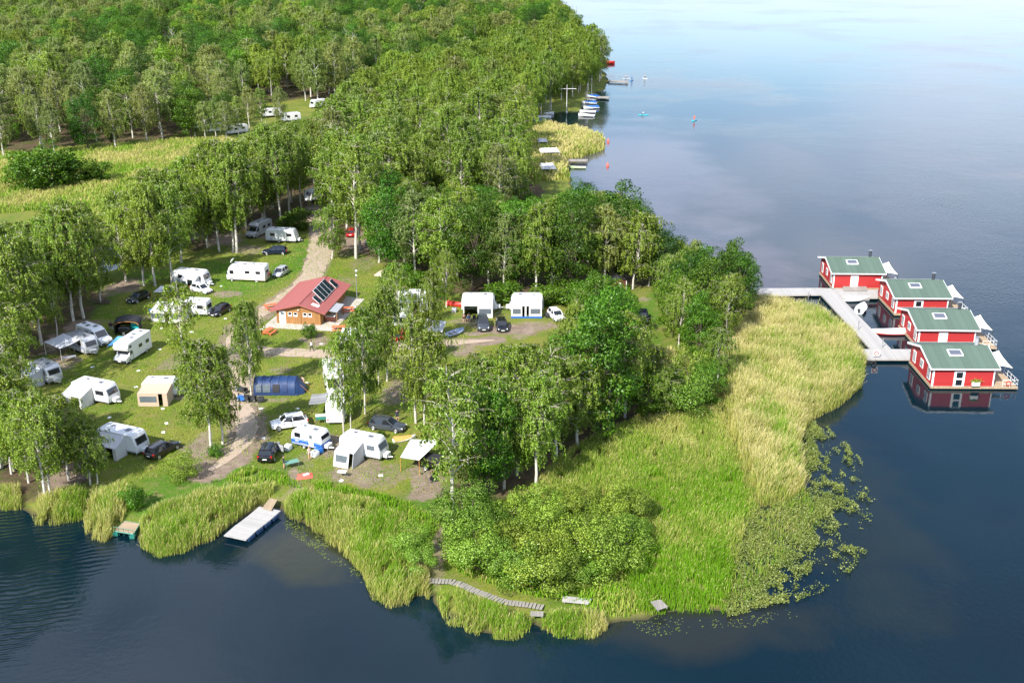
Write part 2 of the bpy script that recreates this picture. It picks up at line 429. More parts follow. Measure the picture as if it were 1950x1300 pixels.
# one sheet: fine under the camp, coarser towards the far wood
ys = [78.0]
while ys[-1] < 1800: ys.append(ys[-1] + max(0.55, (ys[-1] - 110) * 0.0085))
ts = np.concatenate([np.linspace(-2.2, -0.66, 40)[:-1], np.linspace(-0.66, 0.5, 300), np.linspace(0.5, 1.2, 14)[1:]])
Y, T = np.meshgrid(np.array(ys), ts, indexing='ij'); X = T * Y
P = np.stack([X.ravel(), Y.ravel()], 1); Z = ground_z(P)
ni, nj = X.shape
ii = np.arange(ni * nj).reshape(ni, nj)
F = np.stack([ii[:-1, :-1].ravel(), ii[:-1, 1:].ravel(), ii[1:, 1:].ravel(), ii[1:, :-1].ravel()], 1)
keep = Z[F].max(1) > -1.35
F = F[keep]; used = np.unique(F); remap = np.full(ni * nj, -1); remap[used] = np.arange(len(used))
GV = np.column_stack([P[used], Z[used]]); GF = remap[F]

def soft(P, poly_px, w, seed, amp=2.5, fr=0.25):
    d = sdist(P, GP(poly_px)) + (fbm(P[:, 0] * fr, P[:, 1] * fr, seed) - 0.5) * amp * 2
    return np.clip(d / w + 0.5, 0, 1)
def blob(P, px, py, rx, ry, seed):
    x, y = G(px, py); d = np.hypot((P[:, 0] - x) / rx, (P[:, 1] - y) / ry)
    d = d + (fbm(P[:, 0] * 0.5, P[:, 1] * 0.5, seed) - 0.5) * 0.9
    return np.clip((1.0 - d) * 1.8, 0, 1)
def along(P, pts, half, seed, w=1.2):
    L = GP(pts); d = np.full(len(P), 1e9)
    for a, b in zip(L[:-1], L[1:]):
        e = b - a; t = np.clip(((P - a) @ e) / (e @ e), 0, 1); d = np.minimum(d, np.hypot(*(P - a - t[:, None] * e).T))
    d = d + (fbm(P[:, 0] * 0.6, P[:, 1] * 0.6, seed) - 0.5) * 1.3
    return np.clip((half - d) / w + 0.5, 0, 1)
MAINROAD = [(600, 395), (611, 432), (614, 462), (607, 492), (598, 518), (576, 546), (536, 572), (494, 598), (458, 624), (446, 650), (449, 690), (455, 730), (456, 765), (466, 795), (474, 822), (466, 845), (440, 870), (396, 898)]
SIDEPATH = [(452, 655), (480, 666), (520, 670), (590, 672), (650, 676), (705, 668), (760, 660), (820, 655), (880, 651), (945, 648)]
PG = GV[:, :2]
dirt = np.zeros(len(PG)); wood = np.zeros(len(PG)); lush = np.zeros(len(PG))
for i, (px, py, rx, ry) in enumerate([(580, 880, 3.2, 6), (625, 850, 2.5, 4), (690, 900, 4.5, 6), (740, 905, 5.0, 4), (815, 918, 3.2, 7), (645, 905, 2, 3),
        (535, 705, 2.6, 2.6), (370, 450, 3, 5), (500, 440, 6, 8), (475, 475, 5, 6), (540, 430, 8, 9), (240, 545, 5, 6), (160, 620, 6, 5), (215, 555, 4, 6),
        (120, 650, 5, 6), (115, 690, 4, 5), (330, 690, 3, 5), (355, 745, 2, 4), (375, 855, 3.2, 5), (390, 830, 2, 4), (560, 940, 1.5, 8), (430, 455, 5, 8),
        (735, 517, 2.4, 1.6), (890, 612, 5, 3), (960, 630, 9, 4), (1010, 622, 6, 3), (780, 650, 4, 4), (640, 840, 2.5, 3), (430, 560, 4, 3),
        (620, 430, 4, 14), (690, 500, 5, 8), (690, 460, 6, 14), (880, 665, 4, 5), (930, 700, 6, 5), (900, 740, 3, 6), (760, 745, 4, 6), (1225, 570, 2, 2),
        (600, 648, 3, 4), (470, 745, 3, 3), (515, 762, 3.5, 1.2), (650, 535, 4, 6), (130, 905, 4, 6), (840, 1040, 1.2, 8), (836, 1090, 1.2, 5),
        (190, 640, 2.5, 3), (85, 700, 5, 4), (265, 605, 3, 3), (60, 800, 4, 8), (90, 830, 4, 6), (700, 700, 4, 5), (750, 690, 4, 5)]):
    dirt = np.maximum(dirt, blob(PG, px, py, rx, ry, i) * (0.55 + 0.45 * ((i * 37) % 10) / 10))
dirt = np.maximum(dirt, along(PG, MAINROAD, 2.6, 5, 1.6)); dirt = np.maximum(dirt, along(PG, SIDEPATH, 1.8, 6))
dirt = np.maximum(dirt, along(PG, [(560, 880), (560, 930), (527, 950)], 0.6, 8) * 0.8)
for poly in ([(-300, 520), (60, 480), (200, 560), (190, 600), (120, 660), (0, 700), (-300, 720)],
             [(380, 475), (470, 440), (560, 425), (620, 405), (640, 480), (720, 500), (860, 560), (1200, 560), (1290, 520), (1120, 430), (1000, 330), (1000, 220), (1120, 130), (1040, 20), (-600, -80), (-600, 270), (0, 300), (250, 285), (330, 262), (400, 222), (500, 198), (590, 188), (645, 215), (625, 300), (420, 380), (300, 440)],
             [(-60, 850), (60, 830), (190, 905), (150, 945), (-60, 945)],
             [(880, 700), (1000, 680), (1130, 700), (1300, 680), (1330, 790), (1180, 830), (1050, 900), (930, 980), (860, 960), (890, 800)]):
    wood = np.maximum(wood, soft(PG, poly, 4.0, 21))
for poly in ([(160, 600), (190, 560), (260, 520), (330, 505), (320, 525), (230, 560), (180, 600), (150, 620)],
             [(230, 960), (300, 910), (430, 870), (520, 900), (420, 930), (300, 990)],
             [(500, 520), (590, 450), (600, 500), (560, 530), (430, 575), (380, 500), (450, 490)],
             [(760, 955), (850, 935), (850, 1000), (820, 1010)],
             [(1180, 600), (1260, 545), (1270, 600), (1230, 660), (1180, 680)]):
    lush = np.maximum(lush, soft(PG, poly, 3.0, 31))

gm, nt, p = _new('ground_cover')
p.inputs['Roughness'].default_value = 0.95; p.inputs['Specular IOR Level'].default_value = 0.15
tcn = nt.nodes.new('ShaderNodeTexCoord')
def gnoise(scale, det=6, rough=0.6):
    n = nt.nodes.new('ShaderNodeTexNoise'); n.inputs['Scale'].default_value = scale; n.inputs['Detail'].default_value = det; n.inputs['Roughness'].default_value = rough
    nt.links.new(tcn.outputs['Object'], n.inputs['Vector']); return n.outputs['Fac']
def gramp(src, a, b):
    r = nt.nodes.new('ShaderNodeMapRange'); r.inputs[1].default_value = a; r.inputs[2].default_value = b; r.clamp = True
    nt.links.new(src, r.inputs[0]); return r.outputs[0]
def gmix(f, a, b):
    m = nt.nodes.new('ShaderNodeMixRGB'); nt.links.new(f, m.inputs[0])
    for i, c in ((1, a), (2, b)):
        if isinstance(c, tuple): m.inputs[i].default_value = (*c, 1)
        else: nt.links.new(c, m.inputs[i])
    return m.outputs[0]
def gattr(n):
    a = nt.nodes.new('ShaderNodeAttribute'); a.attribute_name = n; return a.outputs['Fac']
def gmath(op, a, b):
    m = nt.nodes.new('ShaderNodeMath'); m.operation = op
    for i, c in ((0, a), (1, b)):
        if isinstance(c, (int, float)): m.inputs[i].default_value = c
        else: nt.links.new(c, m.inputs[i])
    return m.outputs[0]
c = gmix(gramp(gnoise(0.14, 7, 0.65), 0.36, 0.60), (0.078, 0.138, 0.012), (0.172, 0.185, 0.027))
c = gmix(gmath('MULTIPLY', gramp(gnoise(0.33, 7, 0.7), 0.53, 0.68), 0.6), c, (0.190, 0.155, 0.055))
c = gmix(gattr('lush'), c, (0.062, 0.142, 0.010))
c = gmix(gramp(gnoise(1.1, 8, 0.72), 0.47, 0.70), c, (0.175, 0.155, 0.060))
c = gmix(gmath('MULTIPLY', gramp(gnoise(3.5, 6, 0.7), 0.47, 0.68), 0.7), c, (0.042, 0.072, 0.009))
dcol = gmix(gramp(gnoise(0.9, 8, 0.75), 0.35, 0.7), (0.150, 0.108, 0.080), (0.285, 0.225, 0.178))
dm = gramp(gmath('ADD', gattr('dirt'), gmath('MULTIPLY', gmath('SUBTRACT', gnoise(2.2, 8, 0.75), 0.5), 1.1)), 0.42, 0.78)
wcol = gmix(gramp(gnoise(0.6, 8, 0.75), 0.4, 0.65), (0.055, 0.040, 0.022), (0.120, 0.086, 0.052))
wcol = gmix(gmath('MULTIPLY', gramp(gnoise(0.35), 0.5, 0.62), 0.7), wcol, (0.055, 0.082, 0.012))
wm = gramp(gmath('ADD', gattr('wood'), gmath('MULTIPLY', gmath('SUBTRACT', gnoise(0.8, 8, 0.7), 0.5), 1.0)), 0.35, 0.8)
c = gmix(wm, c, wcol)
c = gmix(dm, c, dcol)
bed = nt.nodes.new('ShaderNodeSeparateXYZ'); nt.links.new(tcn.outputs['Object'], bed.inputs[0])
c = gmix(gramp(bed.outputs['Z'], 0.25, 0.02), c, (0.055, 0.050, 0.025))
nt.links.new(c, p.inputs['Base Color'])
bp = nt.nodes.new('ShaderNodeBump'); bp.inputs['Strength'].default_value = 0.8; bp.inputs['Distance'].default_value = 0.12
nt.links.new(gnoise(5.0, 8, 0.75), bp.inputs['Height']); nt.links.new(bp.outputs[0], p.inputs['Normal'])
gme = np_mesh('ground', GV, GF, gm, None, True)
for nm, arr in (('dirt', dirt), ('wood', wood), ('lush', lush)):
    a = gme.attributes.new(nm, 'FLOAT', 'POINT'); a.data.foreach_set('value', arr.astype(np.float32))
tag(link('ground', gme), kind='structure')

# ---- lake
wm_, nt, p = _new('lake_water')
p.inputs['Base Color'].default_value = (0.006, 0.022, 0.052, 1); p.inputs['Roughness'].default_value = 0.03; p.inputs['IOR'].default_value = 1.34
tcn = nt.nodes.new('ShaderNodeTexCoord')
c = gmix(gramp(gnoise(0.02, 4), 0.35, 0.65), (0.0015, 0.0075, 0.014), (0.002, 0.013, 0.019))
def water_patch(px, py, rx, ry, col, c, amt):
    '''soft-edged patch of another colour mixed into the water'''
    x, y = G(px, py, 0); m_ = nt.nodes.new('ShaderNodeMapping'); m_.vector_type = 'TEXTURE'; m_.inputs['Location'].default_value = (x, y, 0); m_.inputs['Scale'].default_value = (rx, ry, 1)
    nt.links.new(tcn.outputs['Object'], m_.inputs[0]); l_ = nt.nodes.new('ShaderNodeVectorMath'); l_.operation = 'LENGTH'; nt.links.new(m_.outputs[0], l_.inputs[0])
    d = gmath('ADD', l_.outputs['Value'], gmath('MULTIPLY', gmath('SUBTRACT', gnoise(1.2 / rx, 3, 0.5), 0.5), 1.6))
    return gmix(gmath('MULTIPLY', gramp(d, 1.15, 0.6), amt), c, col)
c = water_patch(1225, 320, 20, 75, (0.095, 0.085, 0.105), c, 0.55)  # pale lilac patch in the water colour off the bay
c = water_patch(1410, 512, 11, 20, (0.085, 0.070, 0.085), c, 0.5)  # smaller mauve patch in the water colour near the jetty
c = water_patch(620, 1035, 7, 7, (0.030, 0.030, 0.010), c, 0.6)  # murky shallows where the bottom shows through, this and the next two
c = water_patch(1300, 1185, 12, 5, (0.030, 0.027, 0.016), c, 0.45)
c = water_patch(1600, 960, 9, 22, (0.016, 0.020, 0.014), c, 0.4)
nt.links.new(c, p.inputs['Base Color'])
w1 = gnoise(1.6, 4, 0.6); w2 = gnoise(0.28, 5, 0.6); patch = gramp(gnoise(0.013, 4, 0.6), 0.48, 0.66)

mm = nt.nodes.new('ShaderNodeMath'); mm.operation = 'MULTIPLY_ADD'; nt.links.new(patch, mm.inputs[0]); mm.inputs[1].default_value = 0.07; mm.inputs[2].default_value = 0.006
h1 = gmath('MULTIPLY', w1, mm.outputs[0]); h2 = gmath('MULTIPLY', w2, 0.020)
# wake ripples running in from the lower left
wv = nt.nodes.new('ShaderNodeTexWave'); wv.wave_type = 'BANDS'; wv.bands_direction = 'Y'; wv.inputs['Scale'].default_value = 0.42; wv.inputs['Distortion'].default_value = 4.5; wv.inputs['Detail'].default_value = 2
mp = nt.nodes.new('ShaderNodeMapping'); mp.inputs['Rotation'].default_value = (0, 0, R(-16)); nt.links.new(tcn.outputs['Object'], mp.inputs[0]); nt.links.new(mp.outputs[0], wv.inputs['Vector'])
sx = nt.nodes.new('ShaderNodeSeparateXYZ'); nt.links.new(tcn.outputs['Object'], sx.inputs[0])
mk = gmath('MULTIPLY', gramp(sx.outputs['X'], -36.0, -52.0), gramp(sx.outputs['Y'], 122.0, 112.0))
h3 = gmath('MULTIPLY', gmath('MULTIPLY', gmath('MULTIPLY', wv.outputs['Fac'], mk), gramp(gnoise(0.12, 3), 0.38, 0.62)), 0.08)
hh = gmath('ADD', gmath('ADD', h1, h2), h3)
bp = nt.nodes.new('ShaderNodeBump'); bp.inputs['Strength'].default_value = 1.0; bp.inputs['Distance'].default_value = 1.0
nt.links.new(hh, bp.inputs['Height']); nt.links.new(bp.outputs[0], p.inputs['Normal'])
b = MB(); b.add([(-9000, -200, 0), (9000, -200, 0), (9000, 14000, 0), (-9000, 14000, 0)], [(0, 1, 2, 3)])
tag(b.build('lake_water', wm_), kind='structure')

# ---- gravel roads: uneven-edged sheets a little above the ground
gravel = M('gravel_track', (0.34, 0.262, 0.198), 0.95, var=0.18, scale=3.0, bump=0.3, bscale=9, dirt=0.10)
def road(name, pts, half, seed, zoff):
    L = GP(pts); seg = np.r_[0, np.cumsum(np.hypot(*np.diff(L, axis=0).T))]
    s_ = np.arange(0, seg[-1], 0.5); C = np.column_stack([np.interp(s_, seg, L[:, 0]), np.interp(s_, seg, L[:, 1])])
    for _ in range(30): C[1:-1] = (C[:-2] + C[1:-1] * 2 + C[2:]) / 4
    tn = np.gradient(C, axis=0); tn /= np.hypot(*tn.T)[:, None]; nr = np.column_stack([-tn[:, 1], tn[:, 0]])
    hw = np.interp(np.linspace(0, 1, len(C)), np.linspace(0, 1, len(half)), half)
    l = hw * (0.75 + 0.6 * fbm(s_ * 0.5, s_ * 0 + seed, seed, 4)); r = hw * (0.75 + 0.6 * fbm(s_ * 0.5, s_ * 0 + seed + 9, seed + 3, 4))
    rows = [C + nr * l[:, None], C + nr * (l * .4)[:, None], C - nr * (r * .4)[:, None], C - nr * r[:, None]]
    V = np.stack(rows, 1); n = len(C); z = ground_z(V.reshape(-1, 2)).reshape(n, 4) + zoff
    z[:, 1:3] += 0.02
    V = np.concatenate([V, z[:, :, None]], 2).reshape(-1, 3); k = np.arange(n * 4).reshape(n, 4)
    F = np.concatenate([np.stack([k[:-1, j], k[:-1, j + 1], k[1:, j + 1], k[1:, j]], 1) for j in range(3)])
    return tag(np_obj(name, V, F, gravel, None, None, True), kind='structure')
road('gravel_road', MAINROAD, [1.4, 1.9, 2.3, 2.2, 2.0, 1.8, 1.6, 1.3, 1.2, 1.4, 1.3, 1.2, 0.4], 3, 0.03)
road('gravel_path', SIDEPATH, [1.3, 1.5, 1.5, 1.4, 1.6, 1.2, 0.2], 5, 0.035)

# ================================================================== TREES
def leaves(C, D, L, W, rng):
    """diamond leaves: centres C, long axes D, lengths L, widths W"""
    n = len(C); N = rng.normal(size=(n, 3)); S = np.cross(D, N); S /= np.linalg.norm(S, axis=1)[:, None] + 1e-9
    a = D * (L / 2)[:, None]; b_ = S * (W / 2)[:, None]; up = np.cross(S, D) * (W * 0.18)[:, None]
    V = np.stack([C - a, C + b_ + up, C + a, C - b_ + up], 1).reshape(-1, 3)
    return V, np.arange(n * 4).reshape(n, 4)
def unit(v): return v / (np.linalg.norm(v, axis=-1, keepdims=True) + 1e-9)
def birch_meshes(seed, H, Rr, nl, dens, mat, low=0.28):
    rng = np.random.default_rng(seed); b = MB()
    zs = np.linspace(0, H * 0.97, 9); lean = rng.normal(size=2) * 0.035
    tr = [Vector((lean[0] * z + 0.16 * math.sin(z * 0.5 + seed), lean[1] * z + 0.16 * math.cos(z * 0.43 + seed * 2), z)) for z in zs]
    tr[0] = Vector((0, 0, -0.3))
    r0 = 0.0115 * H + 0.03
    b.tube(tr, [r0 * (1 - 0.93 * i / 8) + 0.012 for i in range(9)], 7)
    tw = MB(); C = []; Dv = []
    def trunk_at(z):
        k = min(int(z / (H * 0.97) * 8), 7); f = z / (H * 0.97) * 8 - k; return tr[k].lerp(tr[k + 1], f)
    strands = []
    for i in range(nl):
        t = low + (0.95 - low) * (i + rng.random() * 0.8) / nl; z = t * H * 0.97; p0 = trunk_at(z); az = i * 2.4 + rng.normal() * 0.4
        u = (t - low) / (1 - low); prof = (0.55 + 0.9 * u) if u < 0.45 else 1.0 * (1 - (u - 0.45) / 0.55) ** 0.75 * 0.92 + 0.06
        ln = Rr * prof * (0.8 + 0.45 * rng.random()); o = Vector((math.cos(az), math.sin(az), 0)); rise = 0.75 + 0.5 * rng.random()
        pts = [p0 + o * (ln * s_) + Vector((0, 0, ln * (rise * 1.5 * s_ - rise * 0.95 * s_ * s_))) for s_ in (0, .25, .5, .75, 1)]
        (b if i % 2 == 0 else tw).tube(pts, [r0 * (0.42 - 0.25 * u) * k + 0.008 for k in (1, .8, .55, .3, .1)], 4, False)
        for k in range(5):
            s_ = 0.3 + 0.7 * (k + rng.random()) / 5; q = p0 + o * (ln * s_) + Vector((0, 0, ln * (rise * 1.5 * s_ - rise * 0.95 * s_ * s_)))
            a2 = az + rng.normal() * 1.1; l2 = ln * (0.2 + 0.35 * rng.random()) + 0.25
            q2 = q + Vector((math.cos(a2) * l2, math.sin(a2) * l2, l2 * 0.3)); q3 = q2 + Vector((math.cos(a2) * l2 * .5, math.sin(a2) * l2 * .5, -l2 * 0.15))
            tw.tube([q, q2, q3], [0.022, 0.012, 0.005], 3, False)
            for e in (q, q2, q3): strands.append(np.array(e))
    top = tr[-1]
    for k in range(10): strands.append(np.array(top) + np.append(rng.normal(size=2) * 0.25, -rng.random() * H * 0.12 + 0.1))
    strands = np.array(strands); nS = len(strands)
    m = np.clip((dens * (0.5 + rng.random(nS))).astype(int), 3, 80); idx = np.repeat(np.arange(nS), m)
    f = rng.random(len(idx)); Ls = (0.55 + 1.7 * rng.random(nS) ** 1.5) * H / 17
    out = unit(np.column_stack([strands[:, :2], np.zeros(nS)]))
    C = strands[idx] + out[idx] * (f * 0.25)[:, None] - np.array([0, 0, 1]) * (f * Ls[idx])[:, None] + rng.normal(size=(len(idx), 3)) * np.array([0.12, 0.12, 0.10])
    D = unit(np.column_stack([rng.normal(size=(len(idx), 2)) * 0.55, -0.75 - rng.random(len(idx)) * 0.5]))
    V, F = leaves(C, D, 0.22 + 0.13 * rng.random(len(idx)), 0.13 + 0.07 * rng.random(len(idx)), rng)
    tone = np.repeat(rng.random(nS)[idx] * 0.6 + rng.random(len(idx)) * 0.4, 4)
    nv = unit(np.column_stack([C[:, :2] * 1.0, (C[:, 2] - H * 0.55) * 0.45 + 0.6])) * 0.75 + unit(rng.normal(size=C.shape)) * 0.75 + np.array([0, 0, 0.2])
    return b.mesh('trunk', bark_w, 60), tw.mesh('twigs', bark_t, 60), np_mesh('crown', V, F, mat, tone, False, np.repeat(unit(nv), 4, 0))
def broad_meshes(seed, H, Rr, nclump, per, mat, stems=1, base=0.2, leafs=0.34, bark=None, flat=0.75):
    rng = np.random.default_rng(seed); b = MB(); bark = bark or bark_d
    cz = H * (base + (1 - base) * 0.52); rz = H * (1 - base) * 0.5
    cl = []; k = 0
    while len(cl) < nclump:
        d = unit(rng.normal(size=3)); rr = (0.45 + 0.55 * rng.random() ** 0.6); k += 1
        wob = 0.78 + 0.45 * vnoise(np.array([d[0] * 1.7 + seed]), np.array([d[1] * 1.7 + d[2]]), seed)[0]
        q = np.array([d[0] * Rr * rr * wob, d[1] * Rr * rr * wob, cz + d[2] * rz * rr * (0.9 + 0.2 * wob)])
        cl.append(q)
    cl = np.array(cl); cr = Rr * (0.20 + 0.16 * rng.random(nclump))
    stem_top = []
    for s_ in range(stems):
        a = s_ * 2.4 + rng.random(); o = Vector((math.cos(a), math.sin(a), 0)) * (0.0 if stems == 1 else Rr * 0.25)
        r0 = (0.016 * H + 0.03) if stems == 1 else 0.035
        pts = [Vector((0, 0, -0.2)) + o * 0.3, Vector((0, 0, H * base)) + o * .6, Vector((0.1 * Rr, 0, cz)) + o * 1.2, Vector((0, 0.08 * Rr, H * 0.9)) + o * 1.4]
        b.tube(pts, [r0, r0 * .8, r0 * .45, r0 * .1], 6); stem_top.append(pts)
    for i in range(0, nclump, 2 if stems == 1 else 3):
        pts = stem_top[i % stems]; p0 = pts[1].lerp(pts[2], rng.random()); q = Vector(cl[i]); mid = p0.lerp(q, .5) + Vector((0, 0, -0.08 * H * rng.random()))
        b.tube([p0, mid, q], [0.006 * H + 0.015, 0.004 * H + 0.01, 0.008], 4, False)
    idx = np.repeat(np.arange(nclump), per); n = len(idx)
    d = unit(rng.normal(size=(n, 3))); rad = cr[idx] * (0.55 + 0.55 * rng.random(n) ** 0.5)
    C = cl[idx] + d * rad[:, None] * np.array([1.1, 1.1, flat])
    outw = unit(d * 0.7 + unit(cl[idx] - np.array([0, 0, cz])) * 0.5 + np.array([0, 0, -0.15]))
    D = unit(outw + rng.normal(size=(n, 3)) * 0.55)
    V, F = leaves(C, D, leafs * (0.75 + 0.5 * rng.random(n)), leafs * 0.66 * (0.75 + 0.5 * rng.random(n)), rng)
    tone = np.repeat(rng.random(nclump)[idx] * 0.6 + rng.random(n) * 0.4, 4)
    nv = unit(d * np.array([1, 1, 1.1])) * 0.8 + unit(cl[idx] - np.array([0, 0, cz])) * 0.35 + unit(rng.normal(size=C.shape)) * 0.5 + np.array([0, 0, 0.15])
    return b.mesh('trunk', bark, 60), None, np_mesh('crown', V, F, mat, tone, False, np.repeat(unit(nv), 4, 0))
def dead_meshes(seed, H):
    rng = np.random.default_rng(seed); b = MB(); b.tube([(0, 0, -.3), (0.1, 0, H * .4), (0, .2, H)], [0.02 * H, 0.013 * H, 0.02], 6)
    for i in range(16):
        z = H * (0.35 + 0.6 * i / 16); a = i * 2.4; l = 2.6 * (1.2 - z / H) + 0.6
        b.tube([(0, 0.1, z), (math.cos(a) * l * .6, math.sin(a) * l * .6, z + l * .6), (math.cos(a) * l, math.sin(a) * l, z + l * 1.3)], [0.07, 0.045, 0.015], 4, False)
    return b.mesh('trunk', bark_w, 60), None, None

PROTO = {
    'birch': [birch_meshes(s_, 17 + (s_ % 3), 3.3 + 0.25 * (s_ % 4), 42, 30, leaf_birch, 0.17 + 0.04 * (s_ % 3)) for s_ in range(7)],
    'tallbirch': [birch_meshes(40 + s_, 22, 3.3, 40, 30, leaf_birch, 0.34) for s_ in range(3)],
    'thinbirch': [birch_meshes(20 + s_, 16, 3.0, 28, 18, leaf_birch, 0.24) for s_ in range(3)],
    'palebirch': [birch_meshes(30 + s_, 19, 3.3, 38, 25, leaf_pale, 0.22) for s_ in range(4)],
    'broad': [broad_meshes(50 + s_, 16, 5.0, 70, 170, leaf_oak, base=0.12, leafs=0.29) for s_ in range(5)],
    'alder': [broad_meshes(60 + s_, 14, 3.9, 66, 160, leaf_broad, base=0.05, leafs=0.29) for s_ in range(4)],
    'bush': [broad_meshes(70 + s_, 4.6, 2.6, 32, 230, leaf_bush, stems=5, base=0.0, leafs=0.17, flat=0.9) for s_ in range(4)],
    'greenbush': [broad_meshes(80 + s_, 4.0, 2.4, 40, 95, leaf_broad, stems=4, base=0.0, leafs=0.26, flat=0.9) for s_ in range(2)],
    'dead': [dead_meshes(90, 15)],
}
PH = {'birch': 18, 'tallbirch': 22, 'thinbirch': 16, 'palebirch': 19, 'broad': 16, 'alder': 14, 'bush': 4.6, 'greenbush': 4.0, 'dead': 15}
TNAME = {'birch': 'birch_tree', 'tallbirch': 'birch_tree', 'thinbirch': 'birch_tree', 'palebirch': 'birch_tree', 'broad': 'broadleaf_tree', 'alder': 'alder_tree', 'bush': 'willow_bush', 'greenbush': 'bush', 'dead': 'bare_tree'}
def plant(kind, x, y, h, label, group=None, wide=1.0, var=None):
    k = random.randrange(len(PROTO[kind])) if var is None else var % len(PROTO[kind])
    tk, tw, cr_ = PROTO[kind][k]
    e = thing(TNAME[kind], label, 'bush' if 'bush' in kind else 'tree', (x, y), random.random() * 6.28, gz(x, y), group)
    s_ = h / PH[kind]; e.scale = (s_ * wide, s_ * wide, s_)
    t = link('stems' if 'bush' in kind else 'trunk', tk, e)
    if cr_: link('crown', cr_, e)
    if tw: link('twigs', tw, t)
    return e
def at_px(kind, px, py, h, label, group=None, wide=1.0, var=None):
    x, y = G(px, py); return plant(kind, x, y, h, label, group, wide, var)

# ---- single trees one can point to (foot in the picture, height)
TREES = [
    ('birch', 479, 752, 14.5, 'slim birch beside the motorcycles and the blue tunnel tent', 0.62),
    ('birch', 424, 845, 13.2, 'dense weeping birch left of the gravel path, the right one of two', 0.85),
    ('birch', 403, 862, 14.0, 'dense weeping birch left of the gravel path, nearest the lake', 0.9),
    ('thinbirch', 357, 715, 14.0, 'sparse birch in front of the white caravan with the large tent', 0.95),
    ('thinbirch', 655, 829, 14.5, 'thin white-stemmed birch beside the white caravan with the grey porch', 0.6),
    ('thinbirch', 668, 823, 13.0, 'forked thin birch between the long white caravan and the grey estate car', 0.55),
    ('birch', 695, 788, 15.5, 'birch with the red bicycle leaning at its trunk', 0.66),
    ('birch', 722, 731, 13.5, 'birch beside the gravel path behind the bicycle, left of a pair', 0.6),
    ('birch', 737, 726, 14.0, 'birch beside the gravel path behind the bicycle, right of a pair', 0.7),
    ('thinbirch', 792, 805, 15.0, 'pale-stemmed birch behind the grey estate car, left of a pair', 0.8),
    ('birch', 808, 807, 14.0, 'pale-stemmed birch behind the grey estate car, right of a pair', 0.72),
    ('thinbirch', 866, 972, 17.5, 'sparse birch with bare white limbs beside the white tarp shelter', 0.95),
    ('birch', 1020, 928, 13.5, 'birch with a short white trunk above the willow bushes', 0.95),
    ('birch', 632, 493, 11.5, 'low spreading birch at the right edge of the gravel road', 1.05),
    ('tallbirch', 678, 492, 23.0, 'tall birch with a long white trunk near the red car', 1.0),
    ('tallbirch', 686, 474, 23.0, 'tall birch with a long white trunk right behind its twin', 0.95),
    ('tallbirch', 660, 440, 21.0, 'tall birch just left of the red car', 0.95),
    ('birch', 1292, 662, 12.0, 'birch with a white trunk in front of the shore alders', 0.8),
    ('birch', 822, 655, 12.0, 'birch hiding the white tents beside the inflatable boat', 0.7),
    ('thinbirch', 762, 640, 12.5, 'thin birch in front of the white caravan with corner windows', 0.62),
    ('thinbirch', 790, 660, 9.0, 'small birch leaning over the red car by the path', 0.7),
    ('birch', 740, 612, 9.5, 'young birch right of the red-roofed building', 0.75),
    ('birch', 850, 585, 10.0, 'birch standing beside the red kayak', 0.85),
    ('birch', 480, 690, 9.0, 'young birch where the gravel road bends', 0.75),
    ('birch', 274, 544, 18.0, 'birch with a white trunk above the black hatchback', 0.9),
    ('birch', 296, 545, 19.0, 'birch with twin white trunks behind the grey pavilion', 0.85),
    ('birch', 327, 538, 17.0, 'birch just left of the white caravan with a dark doorway', 0.85),
    ('tallbirch', 535, 428, 20.0, 'birch with a bare white trunk behind the white caravan, left of two', 0.9),
    ('tallbirch', 553, 415, 20.0, 'birch with a bare white trunk behind the white caravan, right of two', 0.9),
    ('birch', 160, 606, 19.0, 'birch with a pale trunk at the edge of the bare earth', 0.95),
    ('birch', 140, 611, 18.0, 'birch with a pale trunk, second from the bare earth', 0.9),
    ('birch', 192, 577, 13.0, 'short dark-stemmed birch with roots in bare earth', 0.75),
    ('thinbirch', 109, 641, 9.0, 'thin leaning birch behind the caravan with the large awning', 0.8),
    ('birch', 80, 656, 17.0, 'birch left of the caravan with the large awning', 0.9),
    ('birch', 17, 758, 17.5, 'birch with a white trunk at the left edge of the picture', 0.95),
]
for k, (kd, px, py, h, lb, wd) in enumerate(TREES): at_px(kd, px, py, h, lb, None, wd, k)
def hfit(px, py, top):
    """height of a tree with its foot at (px, py) whose tip shows at picture row top"""
    x, y = G(px, py); v = (top - 650.0) / FPX; c, s_ = math.cos(PITCH), math.sin(PITCH)
    t = y / (c - v * s_); return CAMH + t * (-s_ - v * c) - LAND
ORD = ['leftmost', 'second from the left', 'third from the left', 'fourth from the left', 'fifth from the left', 'sixth from the left', 'seventh from the left', 'middle', 'seventh from the right', 'sixth from the right', 'fifth from the right', 'fourth from the right', 'third from the right', 'second from the right', 'rightmost']
def clump(pts, kinds, hr, label, group, wr=(0.85, 1.05), sil=None, order=False):
    rank = {p: i for i, p in enumerate(sorted(pts))}; n = len(pts)
    for i, (px, py) in enumerate(pts):
        h = random.uniform(*hr)
        if sil: h = max(3.0, min(h * 1.15, hfit(px, py, float(np.interp(px, [a for a, _ in sil], [b for _, b in sil]))) * random.uniform(0.84, 1.0)))
        k = rank[(px, py)]; o_ = ORD[k] if k < 7 else (ORD[15 - (n - k)] if n - k <= 7 else 'middle')
        at_px(kinds[i % len(kinds)], px, py, h, label + (', ' + o_ if order else ''), group, random.uniform(*wr) * (1.0 if h > 9 else 1.15))
S_LOW = [(-60, 640), (0, 665), (20, 692), (41, 715), (60, 738), (100, 738), (135, 752), (150, 765), (170, 785), (185, 812), (200, 840), (230, 880)]
